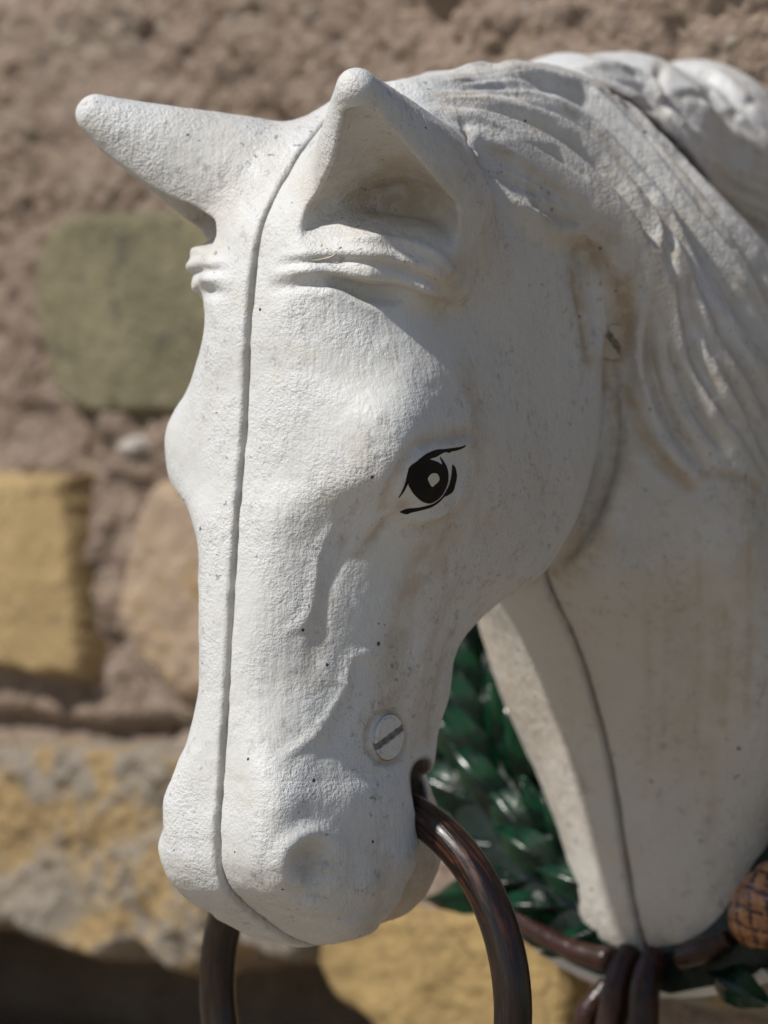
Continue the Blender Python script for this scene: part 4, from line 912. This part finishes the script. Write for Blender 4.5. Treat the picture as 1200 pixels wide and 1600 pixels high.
def mesh_obj(name, v, faces, mat, parent=None, smooth=True, unit=K):
    v = np.asarray(v, float) * unit
    me = bpy.data.meshes.new(name)
    if isinstance(faces, np.ndarray):
        me.vertices.add(len(v)); me.vertices.foreach_set('co', v.astype(f32).ravel())
        me.loops.add(faces.size); me.loops.foreach_set('vertex_index', faces.ravel().astype(np.int32))
        me.polygons.add(len(faces)); me.polygons.foreach_set('loop_start', np.arange(0, faces.size, faces.shape[1], dtype=np.int32))
        me.update(calc_edges=True)
    else:
        me.from_pydata(v.tolist(), [], faces)
    me.validate()
    if smooth:
        me.shade_smooth()
    me.materials.append(MAT[mat])
    return link(bpy.data.objects.new(name, me), parent)


def tag(o, label, category=None, kind=None, group=None):
    o['label'] = label
    if category: o['category'] = category
    if kind: o['kind'] = kind
    if group: o['group'] = group
    return o


def empty(name, loc):
    o = bpy.data.objects.new(name, None); o.location = Vector(loc) * K
    col.objects.link(o); return o


def tube(path, radii, n=14, closed=False, squash=None):
    """swept round section along a polyline; returns verts, quads"""
    P = np.asarray(path, float); m = len(P)
    r = np.broadcast_to(np.asarray(radii, float), (m,))
    T = np.gradient(P, axis=0) if not closed else np.roll(P, -1, 0) - np.roll(P, 1, 0)
    T /= np.linalg.norm(T, axis=1, keepdims=True)
    up = np.array([0, -1.0, 0.0]) if abs(T[0][1]) < 0.9 else np.array([1.0, 0, 0])
    V = []
    for i in range(m):
        a = np.cross(T[i], up); a /= np.linalg.norm(a); b = np.cross(T[i], a); up = -b if np.dot(-b, up) > 0 else b
        for k in range(n):
            t = 2 * math.pi * k / n
            V.append(P[i] + r[i] * (a * math.cos(t) + b * math.sin(t)))
    F = []
    for i in range(m if closed else m - 1):
        for k in range(n):
            F.append((i * n + k, i * n + (k + 1) % n, ((i + 1) % m) * n + (k + 1) % n, ((i + 1) % m) * n + k))
    if not closed:
        F.append(tuple(range(n))[::-1]); F.append(tuple(range((m - 1) * n, m * n)))
    return np.array(V), F


# ---------------------------------------------------------------------------
# the wall
# ---------------------------------------------------------------------------
WB = 1420.0
W_GREEN = [(-1952, 609), (-1845, 621), (-1506, 609), (-1343, 595), (-1325, 383), (-1378, 205), (-1636, 196), (-1883, 206), (-1971, 295), (-2011, 430), (-2001, 537)]
W_YELLOW = [(-2492, 90), (-2141, 84), (-1899, 77), (-1874, 53), (-1829, -325), (-1849, -345), (-2141, -328), (-2492, -327)]
W_BEIGE = [(-1683, 46), (-1580, 68), (-1343, 51), (-1289, -127), (-1325, -332), (-1506, -399), (-1617, -379), (-1720, -289), (-1764, -211), (-1745, -105)]
W_LOWER = [(-2125, -528), (-2021, -487), (-1749, -481), (-1506, -479), (-1166, -473), (-1122, -629), (-1201, -810), (-1236, -888), (-1378, -872), (-1543, -941), (-1632, -902), (-1701, -880), (-1768, -918), (-1903, -907), (-2041, -875), (-2121, -853)]
W_SAND = [(-1148, -882), (-1096, -784), (-859, -758), (-535, -768), (-496, -957), (-535, -1104), (-926, -1139), (-1007, -997), (-1096, -956)]
W_PEBBLE = [(-1758, 145), (-1720, 158), (-1677, 147), (-1673, 125), (-1707, 105), (-1749, 112)]
W_PALE = [(-1280, 878), (-1218, 925), (-1166, 934), (-1148, 907), (-1183, 872), (-1245, 844)]
W_GAP = [(-3300, -960), (-2041, -872), (-1903, -900), (-1506, -925), (-1236, -853), (-1148, -834), (-1096, -954), (-1011, -997), (-926, -1140), (-960, -1190), (-1500, -1210), (-2100, -1200), (-3300, -1200)]


def grid_pts(x0, x1, z0, z1, h):
    xs = np.arange(x0, x1 + h, h); zs = np.arange(z0, z1 + h, h)
    X, Z = np.meshgrid(xs, zs, indexing='ij')
    return X.ravel(), Z.ravel(), len(xs), len(zs)


def grid_faces(nx, nz, keep=None):
    i, j = np.meshgrid(np.arange(nx - 1), np.arange(nz - 1), indexing='ij')
    a = (i * nz + j).ravel()
    q = np.stack([a, a + nz, a + nz + 1, a + 1], 1)
    if keep is not None:
        q = q[keep[q].all(1)]
    return q


def compact(v, q):
    u, inv = np.unique(q, return_inverse=True)
    return v[u], inv.reshape(q.shape)


def sstep(a, b, x):
    t = np.clip((x - a) / (b - a), 0, 1)
    return t * t * (3 - 2 * t)


def mortar_height(x, z):
    p = np.stack([x, z, np.zeros_like(x)], 1).astype(f32)
    h = 34 * fbm(p, 330, 3, 3) + 48 * fbm(p, 95, 9, 4, 0.65) + 10 * fbm(p, 34, 21, 2)
    # troweled pits
    pit = fbm(p, 150, 33, 3)
    h = h - 20 * sstep(0.3, 0.6, pit)
    # deep open joint under the lowest brick course
    d = poly_sdf(x.astype(f32), z.astype(f32), W_GAP) + 10 * fbm(p, 60, 41, 3)
    h = h - 700 * sstep(0, 34, d)
    # raked joint above the lower brick, and beside the yellow brick
    for (x0, x1, zc, w, dep) in ((-2600, -1100, -452, 22, 55), (-2600, -1800, -372, 26, 25)):
        m = np.exp(-((z - zc - 8 * np.sin(x / 90)) / w)**2) * sstep(x0, x0 + 60, x) * sstep(x1, x1 - 60, x)
        h = h - dep * m
    m = np.exp(-((x + 1800) / 30)**2) * sstep(-340, -300, z) * sstep(90, 60, z)
    return h - 30 * m


def stone(name, poly, height, mat, parent, seed, edge=22, rough=9, h=7.0, dome=6):
    P = smooth_poly(poly, 3)
    lo, hi = P.min(0) - 12, P.max(0) + 12
    x, z, nx, nz = grid_pts(lo[0], hi[0], lo[1], hi[1], h)
    p = np.stack([x, z, np.full_like(x, seed * 500.0)], 1).astype(f32)
    d = poly_sdf(x.astype(f32), z.astype(f32), P) + 15 * fbm(p, 110, seed, 5, 0.7) - 34 * sstep(0.35, 0.7, fbm(p, 80, seed + 3, 2))
    t = np.clip((d + 6) / edge, 0, 1)
    y = -70 + (height + 70) * np.sqrt(1 - (1 - t)**2) + dome * np.clip(d / 150, 0, 1)
    y = y + t * (1.6 * rough * fbm(p, 120, seed + 5, 5, 0.65) + 0.35 * rough * fbm(p, 24, seed + 11, 2))
    v = np.stack([x, WB - y, z], 1)
    v, q = compact(v, grid_faces(nx, nz, d > -16))
    return mesh_obj(name, v, q, mat, parent)


wall = empty('stone_wall', (-1000, WB, -1500))
tag(wall, 'rough lime mortared wall of yellow, green and beige stones behind the horse head', 'wall')
x, z, nx, nz = grid_pts(-3300, 1500, -1500, 1500, 9.5)
mh = mortar_height(x, z)
mesh_obj('mortar', np.stack([x, WB - mh, z], 1), grid_faces(nx, nz), 'mortar', wall)
o = stone('stone', W_GREEN, 26, 'green', wall, 3, edge=30, rough=6)
o['label'] = 'flat olive green stone set in the mortar'
o = stone('brick', W_YELLOW, 62, 'yellow', wall, 5, edge=24, rough=7)
o['label'] = 'smooth yellow brick standing proud of the mortar'
o = stone('stone', W_BEIGE, 40, 'beige', wall, 8, edge=60, rough=14)
o['label'] = 'rounded beige stone beside the yellow brick'
o = stone('brick', W_LOWER, 60, 'worn', wall, 12, edge=28, rough=24)
o['label'] = 'worn yellow brick with grey crust and broken lower edge'
o = stone('stone', W_SAND, 70, 'sand', wall, 15, edge=34, rough=12)
o['label'] = 'ochre stone under the horse muzzle'
stone('stone', W_PEBBLE, 42, 'chalk', wall, 18, edge=26, rough=5, h=5)
stone('stone', W_PALE, 14, 'chalk', wall, 19, edge=70, rough=10, h=5)
rnd = random.Random(11)
for cx, cz, w, hh, m in ((-2960, 380, 330, 230, 'beige'), (-2900, -620, 340, 190, 'worn'), (-2420, 420, 250, 200, 'yellow'), (-1000, 300, 240, 190, 'sand'), (-640, -180, 260, 170, 'yellow'),
                         (-560, 300, 260, 170, 'beige'), (-20, -760, 330, 170, 'worn'), (-60, -260, 250, 170, 'beige'), (60, 250, 330, 170, 'yellow'), (640, 330, 250, 200, 'green'),
                         (720, -220, 330, 170, 'sand'), (660, -760, 260, 180, 'beige'), (1220, 60, 220, 200, 'worn'), (1230, -620, 210, 190, 'yellow'), (1200, 640, 220, 150, 'beige'),
                         (-1750, -1300, 330, 150, 'beige'), (-1050, -1330, 300, 130, 'yellow'), (-300, -1300, 330, 150, 'sand'), (460, -1280, 340, 150, 'worn'), (-2600, -1290, 360, 150, 'yellow')):
    P = [(cx + w * sx * rnd.uniform(.86, 1.05), cz + hh * sz * rnd.uniform(.86, 1.05)) for sx, sz in ((-1, -.5), (-1, .6), (-.8, 1), (0, 1), (.8, 1), (1, .5), (1, -.6), (.75, -1), (0, -1), (-.8, -1))]
    stone('stone', P, rnd.uniform(25, 60), m, wall, rnd.randint(30, 300), edge=rnd.uniform(25, 50), rough=12, h=11)

x, z, nx, nz = grid_pts(-60000, 60000, -110000, 12000, 6000)
g = mesh_obj('ground', np.stack([x, z, np.full_like(x, -6500)], 1), grid_faces(nx, nz), 'paving')  # unseen ground sheet, added below the frame to bounce light up
g['kind'] = 'structure'

# ---------------------------------------------------------------------------
# the horse head
# ---------------------------------------------------------------------------
horse = empty('horse_head', (0, 1003, -900))
tag(horse, 'white painted cast iron horse head with black painted eye on a wreath plaque', 'horse head')


def seg_dist(p, P):
    P = np.asarray(P, f32)
    if len(P) == 1:
        return np.linalg.norm(p - P[0], axis=1)
    best = np.full(len(p), 1e9, f32)
    for a, b in zip(P[:-1], P[1:]):
        ba = b - a; pa = p - a
        t = np.clip(pa @ ba / max(ba @ ba, 1e-6), 0, 1)
        best = np.minimum(best, ((pa - t[:, None] * ba)**2).sum(1))
    return np.sqrt(best)


def sculpt(v, side):
    """relief and run-off stains from the feature strokes"""
    h = np.zeros(len(v), f32); st = np.zeros(len(v), f32)
    q = v.copy(); q[:, 0] = np.abs(q[:, 0])
    mane_zone = (v[:, 1] > 800) & (v[:, 2] > 380)
    for fs, r, a, s, P in FEATURES:
        if fs < 0 and side > 0:
            continue
        p = v if fs < 0 else q
        A = np.asarray(P, f32); m = 2.6 * r
        sel = ((p > A.min(0) - m) & (p < A.max(0) + m)).all(1)
        if side < 0 and fs > 0:
            sel &= ~mane_zone
        i = np.nonzero(sel)[0]
        if not len(i):
            continue
        d = seg_dist(p[i], A)
        # strokes fade in and out towards their ends
        g = np.exp(-(d / r)**2)
        if len(P) > 3:
            e = np.minimum(np.linalg.norm(p[i] - A[0], axis=1), np.linalg.norm(p[i] - A[-1], axis=1))
            g = g * (0.25 + 0.75 * np.clip(e / (4 * r), 0, 1))
        h[i] += a * g
        if s:
            st[i] = np.maximum(st[i], s * np.exp(-(d / (r * 1.5))**2))
    return h, st


def cast_half(side):
    f = half(side)
    lo = (-8, -140, -800) if side > 0 else (-400, -140, -800)
    hi = (400, 1480, 840) if side > 0 else (84, 1480, 840)
    v, q = surface_nets(f, lo, hi, 8.0)
    v = project(f, v.astype(f32), 2)
    v, q = subdivide(v, q)
    v = project(f, v.astype(f32), 1).astype(f32)
    n = grad(f, v); n /= np.maximum(np.linalg.norm(n, axis=1, keepdims=True), 1e-6)
    h, st = sculpt(v, side)
    keep = sstep(0.0, 9.0, np.abs(v[:, 0]))                  # leave the joint faces flat
    h = h * (0.35 + 0.65 * keep)
    h = h + (2.2 * fbm(v, 70, 2, 3) + 0.5 * noise3(v, 12, 8)) * (0.3 + 0.7 * keep)
    # chipped, uneven paint along the joint
    near = np.exp(-(v[:, 0] / 9)**2)
    h = h - near * np.maximum(0, 1.8 * noise3(v, 19, 31) + 0.8)
    st = np.clip(st + 0.22 * np.exp(-(v[:, 0] / 4)**2), 0, 1)
    v = v + n * np.clip(h, -24, 24)[:, None]
    if side < 0:
        v = v + np.array((0, -9, -6), f32)                   # the far half was bolted on slightly proud
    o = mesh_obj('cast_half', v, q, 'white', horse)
    age_and_shade = sstep(620, 860, v[:, 1]) * 0.75 * sstep(330, 60, v[:, 2]) + 0.55 * sstep(150, 225, np.abs(v[:, 0])) * sstep(860, 620, v[:, 1]) * sstep(120, 260, v[:, 1])  # aged neck; the cheek tone also paints in its warm shading
    o.data.attributes.new('age', 'FLOAT', 'POINT').data.foreach_set('value', age_and_shade.astype(f32))
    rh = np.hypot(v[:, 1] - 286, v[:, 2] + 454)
    dark_and_shade = sstep(70, 58, rh) * sstep(146, 128, np.abs(v[:, 0]) - 0.1 * (v[:, 2] + 462))  # dark brown colour inside the mouth hole
    if side < 0:
        # black line painted along the gap behind the near crest
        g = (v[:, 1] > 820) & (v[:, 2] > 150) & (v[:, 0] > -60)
        dark_and_shade[g] = np.maximum(dark_and_shade[g], sstep(44, 24, half_near(v[g])))
    chin = sstep(262, 290, v[:, 1]) * sstep(-430, -500, v[:, 2]) * sstep(420, 395, v[:, 1])  # mask for the shade painted into the chin's colour
    age_and_shade = np.maximum(age_and_shade, 0.9 * chin)
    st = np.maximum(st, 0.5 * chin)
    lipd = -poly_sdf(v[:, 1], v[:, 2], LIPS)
    dark_and_shade = np.maximum(dark_and_shade, 0.85 * sstep(34, 4, lipd) * sstep(-4, 2, lipd) * sstep(-445, -470, v[:, 2]) * sstep(132, 110, np.abs(v[:, 0])))  # shadow line of the lip slit, painted into the colour
    o.data.attributes['age'].data.foreach_set('value', age_and_shade.astype(f32))
    o.data.attributes.new('soot', 'FLOAT', 'POINT').data.foreach_set('value', dark_and_shade.astype(f32))
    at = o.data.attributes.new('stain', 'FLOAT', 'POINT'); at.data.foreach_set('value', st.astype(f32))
    return o, v, q


near_half, nv, nq = cast_half(1)
near_half['label'] = 'near half of the casting with the painted eye'
far_half, fv, fq = cast_half(-1)
far_half['label'] = 'far half of the casting with the upswept mane'
bvh = BVHTree.FromPolygons([tuple(p) for p in nv.tolist()], nq.tolist())


def decal(name, poly, mat, lift, parent):
    """a film of paint on the casting, cut to an outline in the plane of the eye"""
    P = smooth_poly(poly, 4)
    lo, hi = P.min(0) - 2, P.max(0) + 2
    h = 1.1
    x, y, nx, ny = grid_pts(lo[0], hi[0], lo[1], hi[1], h)
    d = poly_sdf(x.astype(f32), y.astype(f32), P)
    # pull the outermost row of points onto the outline
    gx = np.stack([poly_sdf((x + .3).astype(f32), y.astype(f32), P) - poly_sdf((x - .3).astype(f32), y.astype(f32), P),
                   poly_sdf(x.astype(f32), (y + .3).astype(f32), P) - poly_sdf(x.astype(f32), (y - .3).astype(f32), P)], 1) / .6
    mv = (d < 0) & (d > -1.3)
    x = np.where(mv, x - d * gx[:, 0], x); y = np.where(mv, y - d * gx[:, 1], y)
    O, N, U, W = (np.array(a) for a in (EYE_O, EYE_N, EYE_U, EYE_V))
    v = O + x[:, None] * U + y[:, None] * W
    keep = d > -1.3
    out = v.copy()
    for i in np.nonzero(keep)[0]:
        loc, nor, _, _ = bvh.ray_cast(Vector(v[i] + N * 80), Vector(-N))
        if loc is None:
            keep[i] = False
        else:
            out[i] = np.array(loc) + N * lift
    vv, q = compact(out, grid_faces(nx, ny, keep))
    return mesh_obj(name, vv, q[:, ::-1].copy(), mat, parent)


EYE_O, EYE_N, EYE_U, EYE_V = (250.5, 148.0, 51.5), (0.9752, -0.037, -0.2181), (0.0379, 0.9993, 0.0), (0.2179, -0.0083, 0.9759)
EYE_LID = [(-44.4, -34.2), (-46.6, -16.9), (-47.2, 7.9), (-42.6, 19.9), (-31.1, 30.2), (-16.1, 39.4), (7.7, 46.0), (30.4, 46.7), (43.5, 47.7), (73.0, 49.4), (86.0, 52.0), (81.4, 47.6), (65.0, 43.8), (48.9, 42.5), (43.7, 40.5), (33.4, 41.8), (21.9, 38.9), (8.5, 34.6), (-6.0, 31.3), (-13.9, 18.9), (-30.4, 10.3), (-41.0, -6.5), (-42.3, -22.1)]
EYE_IRIS = [(-46.0, 16.4), (-42.6, -5.7), (-31.0, -19.4), (-16.8, -29.6), (-2.0, -36.9), (12.1, -39.1), (24.6, -34.4), (35.5, -24.8), (42.9, -13.0), (44.3, 0.4), (41.0, 13.7), (32.0, 25.4), (19.6, 35.4), (22.7, 28.0), (29.3, 20.2), (14.0, 27.2), (-6.0, 31.3), (-26.9, 31.9)]
EYE_HIGHLIGHT = [(-8.8, 3.0), (-2.0, 9.8), (8.9, 10.3), (15.7, 5.6), (17.7, -1.1), (8.7, -7.8), (3.2, -10.8), (-4.9, -3.7)]
EYE_LOWER = [(-26.9, -57.3), (-19.7, -50.5), (-6.8, -47.8), (6.9, -43.8), (23.4, -37.9), (36.4, -28.2), (46.9, -14.7), (51.0, -1.4), (53.2, 10.3), (53.3, 21.8), (58.8, 20.1), (63.4, 15.1), (67.6, 3.4), (65.6, -10.0), (62.0, -20.0), (51.7, -25.7), (41.4, -29.1), (32.4, -37.8), (17.9, -46.0), (0.6, -52.2), (-11.9, -56.8), (-15.8, -59.9), (-22.9, -59.3)]
decal('upper_lid_line', EYE_LID, 'black', 0.7, near_half)
decal('lower_lid_line', EYE_LOWER, 'black', 0.7, near_half)
iris = decal('painted_iris', EYE_IRIS, 'black', 1.0, near_half)
decal('painted_highlight', EYE_HIGHLIGHT, 'eyewhite', 1.6, near_half)


def screw(pos, nor, r, ang, mat='white', slot=0.17, lift=1.8):
    """slotted cheese-head screw, painted over: two segments either side of a sunk slot"""
    n = Vector(nor).normalized(); a = Vector((0, 0, 1)).cross(n).normalized(); b = n.cross(a)
    c, s = math.cos(ang), math.sin(ang)
    u = a * c + b * s; w = -a * s + b * c
    V, F = [], []

    def ring(pts, h):
        i0 = len(V)
        for x, y in pts:
            V.append(np.array(Vector(pos) + u * x + w * y + n * h))
        return list(range(i0, i0 + len(pts)))
    for sg in (1, -1):
        y0 = slot * r; t0 = math.asin(slot)
        arc = [(r * math.cos(t0 + (math.pi - 2 * t0) * k / 20), sg * r * math.sin(t0 + (math.pi - 2 * t0) * k / 20)) for k in range(21)]
        # the lips of the slot are worn and uneven
        mid = [(x, sg * (y0 + 0.9 * math.sin(x * 0.4 + sg))) for x in np.linspace(-r * .92, r * .92, 9)]
        pts = arc + mid[::1]
        lo = ring(pts, -8); m1 = ring(pts, 3.5); hi = ring([(x * .94, (y - sg * y0) * .94 + sg * y0 * 1.08) for x, y in pts], 5.5)
        k = len(pts)
        for A, B in ((lo, m1), (m1, hi)):
            for i in range(k):
                f = (A[i], A[(i + 1) % k], B[(i + 1) % k], B[i]); F.append(f if sg > 0 else f[::-1])
        F.append(tuple(hi) if sg > 0 else tuple(hi[::-1]))
    i0 = len(V)
    # darker disc that shows in the slot and round the rim
    rim = [r * (1.045 + 0.03 * math.sin(k * math.pi / 16 + 2.2)) for k in range(32)]
    full = ring([(rim[k] * math.cos(k * math.pi / 16), rim[k] * math.sin(k * math.pi / 16)) for k in range(32)], lift)
    F.append(tuple(full))
    o = mesh_obj('screw', V, F, mat, horse, smooth=False)
    o.data.materials.append(MAT['dirt'])
    o.data.polygons[len(o.data.polygons) - 1].material_index = 1
    return o


loc, nor, _, _ = bvh.ray_cast(Vector((400, 176, -353)), Vector((-1, 0, 0)))
screw(tuple(loc), (0.993, 0.09, -0.07), 36, math.radians(24))
sd = Vector((0.86, -0.5, -0.05)).normalized()
loc, nor, _, _ = bvh.ray_cast(Vector((160, 694, 282)) + sd * 300, -sd)
sc = screw(tuple(Vector(loc) + sd * 3.0), tuple((nor * 0.7 + sd * 0.3).normalized()), 31, math.radians(-50))
for nm, val in (('age', 1.0), ('stain', 0.45)):
    sc.data.attributes.new(nm, 'FLOAT', 'POINT').data.foreach_set('value', np.full(len(sc.data.vertices), val, f32))

# ---------------------------------------------------------------------------
# the wreath plaque, leaning out at the foot
# ---------------------------------------------------------------------------
EV = np.array((0, 0.2516, 0.9678)); EN = np.array((0, -0.9678, 0.2516)); PO = np.array((0, 1003.0, -750.0))


def PL(s, v, h):
    return PO + np.array((1.0, 0, 0)) * s + EV * v + EN * h


V, F = [], []
prof = [(0, -16), (330, -16), (430, -8), (600, 10), (640, 2), (654, -16), (648, -40), (0, -40)]
N = 72
for r, h in prof:
    for k in range(N):
        t = 2 * math.pi * k / N
        V.append(PL(r * math.sin(t), 568 - r * math.cos(t), h))
for i in range(len(prof) - 1):
    for k in range(N):
        F.append((i * N + k, i * N + (k + 1) % N, (i + 1) * N + (k + 1) % N, (i + 1) * N + k))
plaque = mesh_obj('wreath_plaque', V, [f[::-1] for f in F], 'white', horse)
plaque['label'] = 'round white plaque with green leaf wreath'
BV, BF = [], []  # dark band behind the leaves that darkens the gaps between them
bp = [(440, 0), (448, 14), (468, 22), (540, 24), (615, 18), (640, 2)]
for r, h in bp:
    for k in range(N):
        t = 2 * math.pi * k / N
        w = 1 + 0.012 * math.sin(9 * t) + 0.008 * math.sin(23 * t)
        BV.append(PL(r * w * math.sin(t), 568 - r * w * math.cos(t), h + 4))
for i in range(len(bp) - 1):
    for k in range(N):
        BF.append((i * N + (k + 1) % N, i * N + k, (i + 1) * N + k, (i + 1) * N + (k + 1) % N))
mesh_obj('wreath_band', BV, [f[::-1] for f in BF], 'band', plaque)
v, fcs = tube([PL(0, 568, -38), PL(0, 560, -150), (0, 1445, -150)], [150, 150, 150], 24)
mesh_obj('mounting_block', v, fcs, 'white', horse)

# leaf: pointed blade with a raised midrib and turned-up edges
LV, LF, LE = [], [], []
nu, nw = 13, 9
for i in range(nu):
    t = i / (nu - 1)
    wdt = 34 * (math.sin(math.pi * min(1, t * 0.97 + 0.03))**0.75) * (1 - 0.25 * t)
    for j in range(nw):
        e = (j / (nw - 1)) * 2 - 1
        serr = 1 + 0.05 * math.sin(t * 22) * abs(e)**2
        hgt = 20 * math.sin(math.pi * t * 0.9) - 16 * abs(e)**1.4 * (1 - t * .4) + 8 * math.exp(-(e / .13)**2) + 12 * t * t
        LV.append((e * wdt * serr, 165 * t, hgt)); LE.append(t**6 * (0.6 + 0.4 * abs(e)))
for i in range(nu - 1):
    for j in range(nw - 1):
        a = i * nw + j; LF.append((a, a + 1, a + nw + 1, a + nw))
leaf_me = None


def leaf(r, phi, turn, scale, lift, tilt):
    """phi: place on the wreath measured from its foot (positive to the horse's left); the blade points up the wreath"""
    global leaf_me
    if leaf_me is None:
        o = mesh_obj('leaf', LV, LF, 'leaf', plaque)
        leaf_me = o.data
        md = o.data.attributes.new('edge', 'FLOAT', 'POINT'); md.data.foreach_set('value', np.array(LE, f32))
    else:
        o = link(bpy.data.objects.new('leaf', leaf_me), plaque)
    sg = 1 if phi > 0 else -1
    p = PL(r * math.sin(phi), 568 - r * math.cos(phi), lift)
    a = phi + sg * (math.pi / 2) + sg * turn                     # heading of the blade, 0 = down the plaque
    hd = np.array((1.0, 0, 0)) * math.sin(a) - EV * math.cos(a)
    hd = hd * math.cos(tilt) + EN * math.sin(tilt)
    nr = EN - hd * np.dot(EN, hd); nr /= np.linalg.norm(nr)
    sd = np.cross(hd, nr)
    m = Matrix(((sd[0], hd[0], nr[0], 0), (sd[1], hd[1], nr[1], 0), (sd[2], hd[2], nr[2], 0), (0, 0, 0, 1)))
    o.matrix_basis = Matrix.Translation(Vector(p) * K) @ m @ Matrix.Diagonal((scale, scale, scale * rnd.uniform(.8, 1.3), 1))
    return o


for sg in (-1, 1):
    k = 0
    phi = 0.16 if sg < 0 else 0.5
    while phi < 2.75:
        leaf(500, sg * phi, rnd.uniform(-.3, .3), rnd.uniform(1.0, 1.55), rnd.uniform(16, 34), rnd.uniform(.02, .22))
        leaf(478, sg * (phi + .02), rnd.uniform(.25, .8), rnd.uniform(.8, 1.25), rnd.uniform(8, 26), rnd.uniform(.1, .32))
        leaf(545, sg * (phi - .02), rnd.uniform(-.9, -.35), rnd.uniform(.9, 1.45), rnd.uniform(4, 20), rnd.uniform(0, .14))
        phi += rnd.uniform(.16, .2)


def ribbon(pts, radii, n=14):
    P = dens3([PL(*q) for q in pts], 18)
    R = np.interp(np.linspace(0, 1, 18), np.linspace(0, 1, len(radii)), radii)
    v, f = tube(P, R, n)
    return mesh_obj('ribbon', v, f, 'ribbon', plaque)


def dens3(P, n):
    P = np.asarray(P, float); L = np.r_[0, np.cumsum(np.linalg.norm(np.diff(P, axis=0), axis=1))]
    return hermite(L, P, np.linspace(0, L[-1], n))


ribbon([(-335, 40, 50), (-231, 4, 56), (-121, -28, 56), (-45, -38, 50)], [11, 15, 19, 22])
ribbon([(95, -22, 40), (145, -6, 46), (190, 20, 40)], [20, 24, 15])
ribbon([(-10, -16, 50), (-10, -60, 66), (-16, -140, 62), (-30, -230, 50)], [22, 27, 27, 23])
ribbon([(46, -16, 50), (48, -60, 66), (54, -140, 62), (70, -230, 50)], [22, 27, 27, 23])
ribbon([(-62, -75, 30), (-85, -125, 40), (-100, -200, 30)], [18, 26, 18])

# fir cone: egg of overlapping scales
cone_root = None
CV, CF, CE = [], [], []
nu, nw = 40, 48
c0 = PL(272, 88, 30); axu = (np.array((1.0, 0, 0)) * 0.75 + EV * 0.66); axu /= np.linalg.norm(axu)
ax2 = np.cross(EN, axu)
for i in range(nu + 1):
    t = math.pi * i / nu
    for j in range(nw):
        ph = 2 * math.pi * j / nw
        a1 = t * 7 + ph * 3.5; a2 = t * 7 - ph * 3.5
        cell = min(abs(math.sin(a1)), abs(math.sin(a2)))
        r = 1 + 0.10 * (min(1, cell * 2.4) - 0.6)
        q = -axu * math.cos(t) * 92 + (ax2 * math.cos(ph) + EN * math.sin(ph)) * 66 * math.sin(t)
        CV.append(c0 + q * r); CE.append(1 - min(1, cell * 2.2))
for i in range(nu):
    for j in range(nw):
        CF.append((i * nw + j, i * nw + (j + 1) % nw, (i + 1) * nw + (j + 1) % nw, (i + 1) * nw + j))
fc = mesh_obj('fir_cone', CV, CF, 'cone', plaque)
fc.data.attributes.new('edge', 'FLOAT', 'POINT').data.foreach_set('value', np.array(CE, f32))
leaf(620, 0.22, -0.5, 1.1, 16, 0.1)
leaf(640, 0.40, -0.4, 1.2, 16, 0.1)

# ---------------------------------------------------------------------------
# the ring in the mouth
# ---------------------------------------------------------------------------
RR, RT = 326, 30
RV, RF, uvs = [], [], []
NA, NB = 160, 24
for i in range(NA):
    a = 2 * math.pi * i / NA
    wob = 1 + 0.004 * math.sin(3 * a)
    for j in range(NB):
        b = 2 * math.pi * j / NB
        rr = RR * wob + RT * math.cos(b)
        RV.append((rr * math.sin(a), 264 + RT * math.sin(b) + 3 * math.sin(a * 2), -786 + rr * math.cos(a)))
for i in range(NA):
    for j in range(NB):
        RF.append((i * NB + j, ((i + 1) % NA) * NB + j, ((i + 1) % NA) * NB + (j + 1) % NB, i * NB + (j + 1) % NB))
ring_o = mesh_obj('hitching_ring', RV, [f[::-1] for f in RF], 'ring')
uvl = ring_o.data.uv_layers.new(name='UVMap')
for pl in ring_o.data.polygons:
    for li in pl.loop_indices:
        vi = ring_o.data.loops[li].vertex_index
        i, j = divmod(vi, NB)
        ui = i + (NA if i == 0 and any(ring_o.data.loops[l].vertex_index // NB == NA - 1 for l in pl.loop_indices) else 0)
        uj = j + (NB if j == 0 and any(ring_o.data.loops[l].vertex_index % NB == NB - 1 for l in pl.loop_indices) else 0)
        uvl.data[li].uv = (uj / NB * 0.4, ui / NA)
wear = np.array([math.exp(-((((i / NA + 0.5) % 1) - 0.5) / 0.13)**2) for i in range(NA) for j in range(NB)], f32)
ring_o.data.attributes.new('wear', 'FLOAT', 'POINT').data.foreach_set('value', wear)
tag(ring_o, 'dark bronzed iron ring hanging through the mouth of the horse head', 'ring')

# a wisp of dry grass lying on the brow fold
rays = [(112, 414), (96, 392), (116, 394), (136, 398), (150, 410)]
pts = []
for sx, zz in rays:
    loc, nor, _, _ = bvh.ray_cast(Vector((sx + 300, -400, zz)), Vector((-300, 460, 0)).normalized())
    if loc is not None:
        pts.append(np.array(loc + nor * 1.6))
if len(pts) > 2:
    v, f = tube(dens3(pts, 30), np.linspace(0.9, 1.3, 30), 6)
    g = mesh_obj('grass_blade', v, f, 'straw')
    tag(g, 'bent wisp of dry grass caught under the near ear', 'grass blade')
